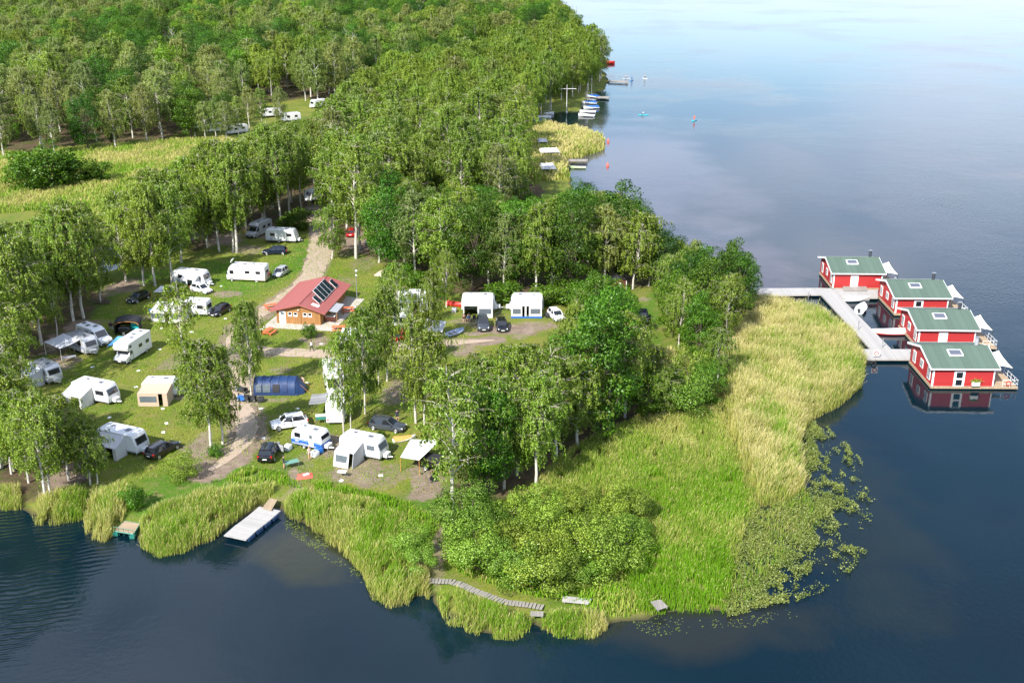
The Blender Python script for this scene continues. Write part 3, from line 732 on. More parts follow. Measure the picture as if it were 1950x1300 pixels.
S_MID = [(880, 720), (900, 668), (940, 652), (1000, 660), (1040, 645), (1060, 618), (1090, 590), (1110, 545), (1130, 512), (1160, 530), (1200, 575), (1215, 605), (1235, 650)]
S_BAY = [(700, 330), (900, 342), (980, 375), (1010, 372), (1045, 374), (1080, 356), (1110, 347), (1150, 348), (1200, 364), (1222, 385), (1240, 425), (1290, 432), (1320, 445), (1350, 470), (1390, 520)]
S_LEFT = [(-60, 405), (0, 405), (60, 412), (100, 395), (130, 370), (160, 365), (200, 405), (250, 405)]
S_GROVE = [(200, 405), (230, 345), (260, 335), (300, 312), (340, 285), (400, 265), (450, 255), (520, 232), (560, 218), (605, 222)]
clump([(88, 954), (97, 941), (55, 919), (22, 902), (27, 896), (131, 914), (172, 923), (186, 921), (3, 890), (-25, 905), (70, 880), (120, 880), (150, 890), (40, 850)], ['birch', 'thinbirch', 'birch'], (11.5, 14), 'weeping birch in the clump on the lower left shore', 'birches on the lower left shore', sil=S_LOW, order=True)
clump([(70, 800), (120, 815), (150, 830), (175, 850), (30, 810), (-15, 800), (-20, 850)], ['birch', 'thinbirch'], (8.5, 11.5), 'birch in front of the white caravans at the left edge', 'birches hiding the left caravans', sil=S_LOW, order=True)
clump([(10, 660), (38, 640), (62, 615), (100, 596), (20, 600), (72, 570), (-5, 565), (118, 560), (30, 535), (92, 525), (142, 545), (50, 495), (108, 475), (-20, 620), (-25, 690), (5, 700), (40, 690), (175, 545), (-10, 505), (165, 470), (135, 505)], ['birch', 'birch', 'palebirch', 'birch'], (15, 19.5), 'birch in the dense stand at the left edge of the camp', 'birches at the left edge of the camp', sil=S_LEFT)
clump([(396, 471), (418, 479), (444, 479), (451, 481), (501, 418), (506, 420), (470, 440), (425, 440), (370, 455), (345, 470), (480, 405), (455, 420), (520, 395), (555, 385), (580, 372), (598, 350), (540, 360), (500, 370), (440, 395), (405, 415), (365, 430), (330, 450), (300, 470), (270, 480), (250, 500), (240, 535), (575, 400), (600, 325), (560, 335), (520, 345), (310, 500), (590, 300), (345, 500), (440, 330), (470, 320), (500, 312), (530, 302), (560, 300), (590, 285), (410, 345), (480, 345), (612, 272), (572, 272), (540, 282), (380, 365)], ['birch', 'birch', 'tallbirch', 'birch'], (16, 20), 'birch in the grove between the camp and the reed meadow', 'birches between camp and meadow', (0.9, 1.1), S_GROVE)
clump([(925, 852), (900, 800), (950, 800), (990, 855), (1060, 872), (1012, 770), (1080, 785), (1130, 830), (1160, 800), (950, 742), (1000, 715), (1100, 712), (1150, 745), (1190, 795), (905, 745), (1045, 735), (960, 930), (920, 945), (985, 905), (1040, 830), (1100, 850), (1060, 690), (1130, 680), (1180, 735), (890, 880), (1110, 640), (1140, 630), (1165, 640), (1085, 655), (1105, 668), (1132, 660), (1150, 655), (1178, 648), (1122, 645), (1188, 625), (1155, 620), (1090, 625)],
      ['birch', 'birch', 'alder', 'birch', 'thinbirch'], (10, 14.5), 'tree in the dense birch wood behind the willow bushes', 'birch wood behind the willow bushes', (0.9, 1.15), S_MID)
clump([(1330, 690), (1380, 665), (1345, 640), (1310, 620), (1280, 640), (1300, 585), (1340, 590), (1375, 610), (1400, 620), (1270, 600), (1395, 590)], ['alder', 'birch', 'alder', 'broad'], (9.5, 13.0), 'dark green alder on the shore beside the jetty', 'alders beside the jetty', order=True)
clump([(1230, 800), (1262, 795), (1300, 790), (1345, 775), (1250, 745), (1310, 745), (1210, 760), (1365, 740)], ['alder', 'birch', 'bush'], (5.5, 8.5), 'low light green tree at the edge of the reed meadow', 'low trees at the edge of the reeds', order=True)
# dark mixed block behind the two awning caravans
clump([(722, 500), (745, 520), (770, 500), (790, 530), (820, 520), (845, 548), (870, 530), (900, 552), (930, 545), (960, 556), (990, 548), (1020, 558), (1050, 550), (1085, 556), (1115, 548), (1150, 550), (1180, 535), (1205, 550), (1235, 545), (1262, 550)],
      ['birch', 'broad', 'birch', 'palebirch', 'alder', 'birch'], (13, 16), 'tree in the front row behind the two awning caravans', 'front row behind the awning caravans', (0.9, 1.1), S_BAY)
clump([(740, 470), (780, 480), (815, 490), (850, 480), (885, 500), (920, 490), (955, 505), (990, 495), (1025, 505), (1060, 500), (1095, 510), (1130, 500), (1165, 505), (1200, 500), (1230, 505), (1265, 530), (1290, 535), (1325, 550), (1020, 455), (1060, 450), (1100, 455), (1140, 455), (1180, 470), (980, 450), (940, 455), (900, 450), (860, 445), (820, 450), (780, 440), (740, 430), (1110, 425), (1150, 440), (1060, 420), (1020, 420), (1190, 490), (1215, 480)],
      ['broad', 'birch', 'palebirch', 'alder', 'birch'], (12.5, 16), 'tree in the thick wood between the camp and the bay', 'wood between camp and bay', (0.9, 1.1), S_BAY)
clump([(372, 262), (392, 266), (412, 266), (432, 268), (455, 262), (475, 250), (500, 240), (535, 244)], ['thinbirch', 'palebirch'], (11, 15), 'thin birch in front of the far caravans beyond the meadow', 'thin birches before the far caravans', order=True)
# ---- bushes
clump([(880, 1060), (905, 1085), (945, 1095), (990, 1112), (1030, 1118), (1070, 1118), (1110, 1108), (1150, 1088), (1185, 1065), (1200, 1030), (1165, 1010), (1125, 1020), (1085, 1035), (1040, 1045), (1000, 1050), (955, 1045), (915, 1035), (895, 1010), (940, 1000), (985, 1005), (1030, 1000), (1075, 990), (1110, 980), (1185, 985), (1150, 1045), (1090, 1075), (1020, 1085), (960, 1075), (900, 985), (1200, 1000)],
      ['bush'], (2.2, 5.0), 'light green willow bush in the thicket on the spit', 'willow thicket on the spit', (0.9, 1.15))
at_px('bush', 785, 1060, 3.4, 'round light green willow bush left of the grass path', None, 0.95)
at_px('bush', 800, 1095, 3.0, 'small willow bush left of the grass path, nearer the lake', None, 0.9)
at_px('bush', 350, 912, 3.2, 'pale round bush on the bank below the black estate car', None, 1.0)
at_px('greenbush', 255, 968, 2.6, 'dark green bush beside the green swimming platform', None, 0.8)
at_px('greenbush', 590, 643, 2.2, 'round green bush in front of the wooden building', None, 0.85)
at_px('greenbush', 570, 436, 4.0, 'broad green bush at the top of the lawn beside the road', None, 1.1)
at_px('greenbush', 540, 434, 2.4, 'low bush left of the broad green bush by the road', None, 1.0)
at_px('greenbush', 412, 868, 1.4, 'low green shrub at the foot of the path birches', None, 1.1)
at_px('greenbush', 725, 835, 1.1, 'tiny green shrub in front of the grey estate car', None, 0.8)
at_px('greenbush', 95, 356, 9.5, 'large round bush standing in the reed meadow', None, 1.15)
at_px('greenbush', 58, 362, 7.5, 'bush at the left side of the large meadow bush', None, 1.1)
at_px('greenbush', 150, 350, 5.6, 'low bush at the right side of the large meadow bush', None, 1.25)
at_px('greenbush', 190, 346, 4.4, 'lowest bush at the right end of the meadow bushes', None, 1.3)
at_px('bush', 1405, 555, 4.5, 'feathery bush where the jetty meets the land', None, 0.9)
clump([(760, 530), (790, 548), (830, 565), (960, 572), (1040, 578), (1080, 575), (1120, 570)], ['greenbush'], (2.0, 3.2), 'undergrowth bush at the foot of the wood behind the awnings', 'undergrowth behind the awnings', (1.2, 1.6), order=True)
clump([(1012, 392), (1040, 398), (1070, 402), (1000, 395), (1030, 408), (985, 390)], ['alder', 'bush', 'alder'], (5, 8), 'bright green tree below the white pavilions by the bay', 'trees below the pavilions', sil=S_BAY, order=True)

# ---- ridge wood and back wood: individuals in front, the rest of the wood as one mass
def fill(poly_px, gap, rng, jitter=1.0):
    poly = GP(poly_px); P = scatter(poly, 3.0 / gap ** 2, rng); out = []; grid = {}
    for q in P:
        k = (int(q[0] // gap), int(q[1] // gap)); ok = True
        for a in (-1, 0, 1):
            for b_ in (-1, 0, 1):
                for w in grid.get((k[0] + a, k[1] + b_), ()):
                    if (w[0] - q[0]) ** 2 + (w[1] - q[1]) ** 2 < gap * gap: ok = False
        if ok: grid.setdefault(k, []).append(q); out.append(q)
    return np.array(out)
rngF = np.random.default_rng(5)
ridge = fill([(628, 395), (640, 460), (700, 455), (800, 420), (960, 420), (1000, 380), (985, 330), (985, 262), (1030, 232), (1060, 205), (1110, 178), (1148, 150), (1120, 128), (1060, 100), (960, 130), (850, 175), (740, 200), (690, 230), (630, 300)], 5.4, rngF)
ridge = ridge[np.argsort(ridge[:, 1])]
n_named = len([o for o in bpy.data.objects if o.name.startswith('birch_tree')]); n_r = 0; rest = []
for i, q in enumerate(ridge):
    u = rngF.random(); kd = 'birch' if u < 0.72 else ('palebirch' if u < 0.82 else ('tallbirch' if u < 0.92 else 'alder'))
    if kd != 'alder':
        n_r += 1
        if n_r + n_named > 255: rest.append((q[0], q[1], rngF.uniform(15, 20) / PH[kd], rngF.uniform(0.9, 1.15), kd if kd != 'tallbirch' else 'birch')); continue
    plant(kd, q[0], q[1], rngF.uniform(15, 20) if kd != 'alder' else rngF.uniform(11, 14), 'tree in the birch ridge running along the lake shore', 'birch ridge along the lake', rngF.uniform(0.9, 1.15))
back = fill([(-330, 285), (0, 302), (140, 298), (250, 284), (350, 272), (440, 252), (470, 205), (560, 190), (600, 205), (660, 190), (720, 160), (840, 145), (930, 110), (1050, 92), (1100, 92), (1062, 60), (1036, 0), (1010, -45), (-500, -45)], 6.7, rngF)
back = back[np.argsort(back[:, 1])]
n_b = n_p = 0
for i, q in enumerate(back):
    n_ = vnoise(np.array([q[0] / 38.0]), np.array([q[1] / 55.0]), 4)[0] + rngF.normal() * 0.16
    inview = abs(q[0]) < 0.475 * q[1] + 6
    if n_ < 0.44: kd, h = ('palebirch' if rngF.random() < 0.65 else 'birch'), rngF.uniform(15.5, 21)
    else: kd, h = ('broad' if rngF.random() < 0.7 else 'alder'), rngF.uniform(11, 19)
    if q[1] < 325 and rngF.random() < 0.35: kd, h = 'palebirch', rngF.uniform(13, 17)
    if q[1] < 312 and rngF.random() < 0.5: kd, h = 'alder', rngF.uniform(5, 9)
    wd = rngF.uniform(0.9, 1.2)
    if rngF.random() < 0.03 and q[1] > 330: kd, h, wd = 'dead', 15, 1.0
    if kd == 'dead' and inview: plant(kd, q[0], q[1], h, 'bare pale dead tree standing in the far wood', 'dead trees in the far wood'); continue
    if kd == 'dead': continue
    isb = 'birch' in kd
    if inview and (n_p if isb else n_b) < (45 if isb else 220):
        if isb: n_p += 1
        else: n_b += 1
        plant(kd, q[0], q[1], h, 'grey-green birch in the wood behind the reed meadow' if isb else 'dark green broadleaf tree in the wood behind the reed meadow', 'birches in the far wood' if isb else 'broadleaf trees in the far wood', wd)
    else: rest.append((q[0], q[1], h / PH[kd], wd, kd))
def joined(tk, cr_):
    import bmesh
    bm = bmesh.new(); bm.from_mesh(tk); n = len(bm.faces); bm.from_mesh(cr_); bm.faces.ensure_lookup_table()
    for f in bm.faces[n:]: f.material_index = 1
    me = bpy.data.meshes.new('far_tree'); bm.to_mesh(me); bm.free(); me.materials.append(tk.materials[0]); me.materials.append(cr_.materials[0]); return me
# the rest: one object, trees instanced on points
pc = bpy.data.collections.new('far_wood_sources'); kinds = []
for kd in ('birch', 'palebirch', 'broad', 'alder'):
    for j, (tk, tw, cr_) in enumerate(PROTO[kd][:3]):
        me = joined(tk, cr_); o = bpy.data.objects.new('src_%02d' % len(kinds), me); pc.objects.link(o); kinds.append(kd)
RP = np.array([[r[0], r[1]] for r in rest]); RZ = ground_z(RP)
pm = bpy.data.meshes.new('far_wood'); pm.vertices.add(len(rest)); pm.vertices.foreach_set('co', np.column_stack([RP, RZ]).astype(np.float32).ravel())
for nm, ty, arr in (('idx', 'INT', [kinds.index(r[4]) + random.randrange(3) for r in rest]), ('sz', 'FLOAT', [r[2] for r in rest]), ('wd', 'FLOAT', [r[3] * r[2] for r in rest]), ('rz', 'FLOAT', [random.random() * 6.28 for r in rest])):
    a = pm.attributes.new(nm, ty, 'POINT'); a.data.foreach_set('value', np.array(arr, dtype=np.int32 if ty == 'INT' else np.float32))
fw = tag(link('far_wood', pm), 'far green mass of birches and broadleaf trees at the horizon', 'wood', kind='stuff')
ng = bpy.data.node_groups.new('wood_points', 'GeometryNodeTree')
ng.interface.new_socket('Geometry', in_out='INPUT', socket_type='NodeSocketGeometry'); ng.interface.new_socket('Geometry', in_out='OUTPUT', socket_type='NodeSocketGeometry')
gi = ng.nodes.new('NodeGroupInput'); go = ng.nodes.new('NodeGroupOutput'); ip = ng.nodes.new('GeometryNodeInstanceOnPoints'); ci = ng.nodes.new('GeometryNodeCollectionInfo')
ci.inputs['Collection'].default_value = pc; ci.inputs['Separate Children'].default_value = True; ci.inputs['Reset Children'].default_value = True
ip.inputs['Pick Instance'].default_value = True
def na(nm, ty):
    n = ng.nodes.new('GeometryNodeInputNamedAttribute'); n.data_type = ty; n.inputs['Name'].default_value = nm; return [s_ for s_ in n.outputs if s_.enabled][0]
cx1 = ng.nodes.new('ShaderNodeCombineXYZ'); cx2 = ng.nodes.new('ShaderNodeCombineXYZ')
ng.links.new(na('rz', 'FLOAT'), cx1.inputs[2]); w_ = na('wd', 'FLOAT'); ng.links.new(w_, cx2.inputs[0]); ng.links.new(w_, cx2.inputs[1]); ng.links.new(na('sz', 'FLOAT'), cx2.inputs[2])
ng.links.new(gi.outputs[0], ip.inputs['Points']); ng.links.new(ci.outputs[0], ip.inputs['Instance']); ng.links.new(na('idx', 'INT'), ip.inputs['Instance Index'])
e2r = ng.nodes.new('FunctionNodeEulerToRotation'); ng.links.new(cx1.outputs[0], e2r.inputs[0]); ng.links.new(e2r.outputs[0], ip.inputs['Rotation']); ng.links.new(cx2.outputs[0], ip.inputs['Scale'])
ng.links.new(ip.outputs[0], go.inputs[0])
md = fw.modifiers.new('trees', 'NODES'); md.node_group = ng
print('TREES ridge', len(ridge), 'back', len(back), 'rest', len(rest))

# ================================================================== REEDS, TALL GRASS, WATER PLANTS
def reedmat(name, green, straw, head):
    m = bpy.data.materials.new(name); m.use_nodes = True; nt = m.node_tree; nt.nodes.clear()
    o = nt.nodes.new('ShaderNodeOutputMaterial'); at = nt.nodes.new('ShaderNodeAttribute'); at.attribute_name = 'tone'
    r = nt.nodes.new('ShaderNodeValToRGB'); e = r.color_ramp.elements
    e[0].position = 0.0; e[0].color = (*green, 1); e[1].position = 1.0; e[1].color = (*head, 1)
    k = e.new(0.55); k.color = (*straw, 1)
    nt.links.new(at.outputs['Fac'], r.inputs[0])
    d = nt.nodes.new('ShaderNodeBsdfDiffuse'); t = nt.nodes.new('ShaderNodeBsdfTranslucent'); ms = nt.nodes.new('ShaderNodeMixShader'); ms.inputs[0].default_value = 0.35
    nt.links.new(r.outputs[0], d.inputs[0]); nt.links.new(r.outputs[0], t.inputs[0]); nt.links.new(d.outputs[0], ms.inputs[1]); nt.links.new(t.outputs[0], ms.inputs[2]); nt.links.new(ms.outputs[0], o.inputs[0])
    return m
reed_m = reedmat('reed', (0.160, 0.325, 0.018), (0.450, 0.430, 0.120), (0.66, 0.56, 0.32))
def reeds(name, label, poly_px, dens, hr, straw, seed, width=0.04, edge=0.0, heads=0.35, field=None, cat='reeds'):
    """upright blades with drooping tips; straw 0..1 = share of last year's dry stalks"""
    rng = np.random.default_rng(seed); poly = GP(poly_px, 0.2); P = scatter(poly, dens, rng)
    d = sdist(P, poly); x, y = P[:, 0], P[:, 1]
    keep = d + (fbm(x * 0.5, y * 0.5, seed) - 0.5) * 2.4 + rng.normal(size=len(P)) * 0.35 > 0
    cl = fbm(x * 0.22, y * 0.12, seed + 5)
    gaps = fbm(x * 0.9, y * 0.6, seed + 6, 3); keep &= gaps > (0.30 if seed in (101, 102, 111, 112) else 0.37)
    P, d, cl = P[keep], d[keep], cl[keep]; x, y = P[:, 0], P[:, 1]; n = len(P)
    z0 = np.maximum(ground_z(P), -0.25)
    h = rng.uniform(*hr, n) * (0.6 + 0.8 * fbm(x * 0.6, y * 0.6, seed + 2)) * np.clip(0.6 + d * 0.35, 0.6, 1)
    s_ = np.clip(straw + (cl - 0.5) * 1.7 + rng.normal(size=n) * 0.26 + edge * np.exp(-np.maximum(d, 0) / 1.2), 0, 1)
    if field: s_ = np.clip(s_ + field(975 + FPX * x / (y * math.cos(PITCH) + CAMH * math.sin(PITCH)), y), 0, 1)
    a = rng.random(n) * 6.28; w = width * (0.7 + 0.6 * rng.random(n)); bx, by = np.cos(a) * w, np.sin(a) * w
    lean = np.column_stack([rng.normal(size=n) * 0.12 + (fbm(x * 0.3, y * 0.3, seed + 8) - 0.4) * 0.4, rng.normal(size=n) * 0.12 + (fbm(x * 0.3, y * 0.3, seed + 9) - 0.5) * 0.35]) * h[:, None]
    hd = rng.random(n) < heads * np.clip(s_ + 0.3, 0, 1)
    B = np.column_stack([x, y, z0]); M_ = np.column_stack([x + lean[:, 0] * .45, y + lean[:, 1] * .45, z0 + h * .62]); T = np.column_stack([x + lean[:, 0] * 1.35, y + lean[:, 1] * 1.35, z0 + h])
    W0 = np.column_stack([bx, by, bx * 0]); wm = np.where(hd, 0.5, 0.95)[:, None]; wt = np.where(hd, 0.75, 0.12)[:, None]
    V = np.stack([B - W0, B + W0, M_ + W0 * wm, M_ - W0 * wm, T + W0 * wt, T - W0 * wt], 1).reshape(-1, 3)
    k = np.arange(n)[:, None] * 6; F = np.concatenate([k + np.array([[0, 1, 2, 3]]), k + np.array([[3, 2, 4, 5]])])
    tb = np.clip(0.35 * (1 - s_) * 0 + s_ * 0.62, 0, 1); tt = np.where(hd, 0.75 + 0.25 * rng.random(n), s_ * 0.75)
    tz = np.maximum(tb, .42 + .25 * rng.random(n)) if straw > .01 and hr[1] > 1.2 else tb
    tone = np.stack([tz, tz, tb, tb, tt, tt], 1).ravel()
    return tag(np_obj(name, V, F, reed_m, tone), label, cat, kind='stuff')
REEDBIG = [(1418, 582), (1480, 585), (1560, 605), (1620, 650), (1648, 690), (1642, 735), (1600, 772), (1545, 800), (1527, 830), (1522, 880), (1532, 935), (1500, 950), (1450, 965), (1410, 900), (1385, 800), (1365, 720), (1375, 660), (1400, 620)]
REEDMID = [(1365, 720), (1385, 800), (1410, 900), (1445, 965), (1415, 1020), (1398, 1110), (1380, 1168), (1280, 1165), (1222, 1172), (1172, 1135), (1200, 1060), (1212, 965), (1140, 950), (1045, 958), (1012, 938), (1050, 885), (1110, 845), (1250, 785), (1340, 765)]
reeds('reed_bed', 'tall straw-coloured reeds between the alders and the jetty', REEDBIG, 110, (2.0, 2.9), 0.60, 101, 0.022, 0.1, 0.6)
reeds('reed_bed', 'yellow-green reed meadow covering the right of the spit', REEDMID, 110, (0.55, 1.15), 0.04, 102, 0.022, 0.40, 0.30, lambda px, y: np.clip(np.hypot((px - 1310) / 190, (y - G(1310, 1030)[1]) / 22.0) - 0.85, -0.4, 0.8) * 0.5)
reeds('reed_bed', 'reeds fringing the tip of the spit below the boardwalk', [(828, 1142), (850, 1134), (905, 1150), (960, 1172), (1008, 1182), (1034, 1184), (1045, 1176), (1150, 1176), (1158, 1195), (1130, 1215), (1060, 1213), (1020, 1192), (985, 1217), (920, 1212), (850, 1187)], 120, (1.0, 1.6), 0.18, 103, 0.022, 0.35, 0.4)
reeds('reed_bed', 'green reeds on the bank between the white float and the grass path', [(540, 958), (560, 950), (640, 955), (700, 968), (760, 992), (795, 1020), (812, 1062), (816, 1115), (818, 1142), (780, 1150), (740, 1157), (705, 1137), (688, 1090), (650, 1052), (600, 1012), (542, 985)], 120, (1.0, 1.7), 0.04, 104, 0.022, 0.55, 0.35)
reeds('reed_bed', 'straw-topped reeds between the two swimming platforms', [(267, 1000), (320, 968), (370, 955), (440, 945), (500, 938), (522, 935), (524, 948), (492, 960), (430, 1005), (400, 1032), (345, 1052), (300, 1060), (266, 1040)], 120, (1.0, 1.8), 0.12, 105, 0.022, 0.5, 0.45)
reeds('reed_bed', 'reeds left of the green swimming platform', [(158, 978), (190, 945), (245, 935), (262, 960), (238, 988), (222, 1015), (200, 1032), (162, 1022)], 120, (1.0, 1.8), 0.14, 106, 0.022, 0.4, 0.4)
reeds('reed_bed', 'reeds on the shore below the birch clump', [(55, 965), (100, 948), (165, 945), (160, 988), (110, 998), (65, 998)], 120, (1.3, 1.9), 0.08, 107, 0.022, 0.5, 0.3)
reeds('reed_bed', 'small tuft of reeds at the left edge of the shore', [(-60, 930), (5, 935), (42, 936), (40, 968), (12, 972), (-60, 955)], 120, (1.2, 1.8), 0.4, 108, 0.022, 0.3, 0.3)
reeds('tall_grass', 'long green grass round the willow thicket', [(862, 1000), (880, 1085), (940, 1112), (1000, 1130), (1100, 1130), (1180, 1120), (1235, 1160), (1190, 1178), (1060, 1152), (1000, 1140), (940, 1122), (890, 1106), (866, 1095), (866, 1050)], 60, (0.5, 1.0), 0.05, 109, 0.05, 0.0, 0.1, cat='grass')
reeds('tall_grass', 'long green grass along the bank above the white float', [(400, 925), (470, 895), (535, 905), (560, 920), (640, 925), (720, 945), (780, 965), (840, 1000), (820, 1040), (760, 985), (690, 955), (560, 935), (520, 930)], 50, (0.35, 0.8), 0.05, 110, 0.04, 0.0, 0.1, cat='grass')
reeds('reed_meadow', 'wide reed meadow behind the left birches', [(-120, 300), (60, 292), (250, 276), (430, 266), (470, 275), (360, 310), (300, 345), (250, 380), (200, 420), (120, 400), (0, 412), (-120, 420)], 16, (0.6, 1.2), 0.48, 111, 0.07, 0.0, 0.3)
reeds('reed_bed', 'straw-coloured reeds in the bay beside the white pavilions', [(988, 305), (990, 262), (1040, 242), (1100, 250), (1152, 265), (1152, 285), (1110, 299), (1080, 303), (1086, 345), (1020, 352), (1000, 335)], 12, (1.4, 2.2), 0.75, 112, 0.10, 0.0, 0.5)
reeds('reed_bed', 'thin straggling reeds standing in the water beside the reed meadow', [(1385, 1165), (1400, 1060), (1425, 985), (1470, 948), (1530, 925), (1575, 960), (1540, 1030), (1480, 1090), (1420, 1160)], 26, (0.5, 1.1), 0.35, 115, 0.022, 0.0, 0.3)
reeds('reed_bed', 'pale reeds in the gap of the low shore trees', [(1255, 690), (1285, 672), (1290, 720), (1262, 735)], 40, (1.6, 2.2), 0.8, 113, 0.05, 0.0, 0.5)
# scattered tussocks in the mown grass
reeds('grass_tufts', 'uneven tufts scattered over the mown camp lawn', [(60, 760), (180, 600), (330, 510), (470, 480), (590, 450), (720, 500), (760, 560), (900, 640), (860, 760), (850, 960), (700, 930), (560, 910), (420, 890), (250, 930), (120, 860)], 14, (0.08, 0.24), 0.25, 114, 0.035, 0.0, 0.0, cat='grass')

def floaters(name, label, poly_px, dens, thr, size, seed, cat, zr=(0.01, 0.25), edge=0.35):
    rng = np.random.default_rng(seed); poly = GP(poly_px, 0.0); P = scatter(poly, dens, rng); d = sdist(P, poly); x, y = P[:, 0], P[:, 1]
    f = (0.42 * fbm(x * 0.40, y * 0.25, seed, 4) + 0.58 * fbm(x * 1.3, y * 0.8, seed + 3, 4)); keep = f + rng.normal(size=len(P)) * 0.055 > thr + edge * np.exp(-np.maximum(d, 0) / 4.0) * 0.30 + np.clip((975 + FPX * x / (y * math.cos(PITCH) + CAMH * math.sin(PITCH)) - 1500) / 170, -0.5, 1) * 0.20 * (zr[1] > 0.1)
    P, f = P[keep], f[keep]; n = len(P); a = rng.random(n) * 6.28
    D = unit(np.column_stack([np.cos(a), np.sin(a), rng.random(n) * 0.9])); C = np.column_stack([P, rng.uniform(*zr, n) + (f - thr) * 0.8 * (zr[1] > 0.1)])
    V, F = leaves(C, D, size * (0.6 + 0.8 * rng.random(n)), size * 0.55 * (0.6 + 0.8 * rng.random(n)), rng)
    if zr[1] <= 0.1: V[:, 2] = np.repeat(rng.uniform(*zr, n), 4)
    return tag(np_obj(name, V, F, weed_m, np.repeat(rng.random(n), 4)), label, cat, kind='stuff')
weed_m = leafmat('water_plant_leaves', (0.095, 0.140, 0.020), (0.250, 0.290, 0.065), 0.3, 0.0, 0.0, 0.3)
floaters('water_plants', 'olive water plants spreading from the reed meadow into the lake', [(1528, 800), (1590, 812), (1640, 880), (1672, 960), (1662, 1045), (1620, 1092), (1560, 1132), (1500, 1150), (1430, 1165), (1385, 1178), (1370, 1130), (1385, 1030), (1425, 955), (1500, 915), (1505, 850)], 190, 0.405, 0.19, 201, 'water plants')
floaters('floating_weed', 'thin floating weed in the shallows beside the white float', [(536, 985), (600, 1012), (655, 1052), (690, 1092), (690, 1110), (640, 1078), (590, 1040), (545, 1010)], 34, 0.42, 0.22, 202, 'weed', (0.006, 0.02), 0.2)
floaters('floating_weed', 'sparse floating weed off the right end of the spit', [(1160, 1190), (1260, 1172), (1380, 1180), (1500, 1160), (1520, 1175), (1380, 1200), (1250, 1210)], 14, 0.50, 0.22, 203, 'weed', (0.006, 0.02), 0.2)

print('REED faces', sum(len(o.data.polygons) for o in bpy.data.objects if o.get('kind') == 'stuff'))

# ================================================================== VEHICLES
def place(name, label, cat, front, rear, group=None):
    f, r = Vector(G(*front)), Vector(G(*rear)); m = (f + r) / 2
    return thing(name, label, cat, m, math.atan2(f.y - r.y, f.x - r.x), LAND, group)
def camside(root):
    """+1 when the left side (+y) faces the camera, else -1"""
    a = root.rotation_euler[2]; n = Vector((-math.sin(a), math.cos(a))); return 1 if n.dot(Vector(root.location[:2])) < 0 else -1
def add_wheel(root, x, y, r, w=0.2, rm=None):
    s_ = 1 if y > 0 else -1
    t = MB().wheel((x, y, r), r, w).build('wheel', rubber, root)
    b = MB().wheel((x, y + s_ * (w / 2), r), r * 0.66, 0.02); b.build('rim', rm or rim, t)
CARS = {  # L, W, H, ground, hood z, belt z, cabin: base front, roof front, roof rear, base rear
    'hatch': (4.1, 1.76, 1.48, 0.19, 0.86, 0.95, 1.02, 0.25, -1.35, -1.88),
    'estate': (4.6, 1.82, 1.50, 0.19, 0.88, 0.96, 1.05, 0.25, -1.75, -2.15),
    'suv': (4.5, 1.90, 1.68, 0.26, 1.02, 1.10, 1.05, 0.35, -1.55, -2.02),
    'small': (3.8, 1.70, 1.50, 0.18, 0.86, 0.95, 1.05, 0.35, -1.30, -1.70),
    'pickup': (5.1, 1.90, 1.78, 0.30, 1.08, 1.14, 1.10, 0.45, -0.75, -1.05),
}
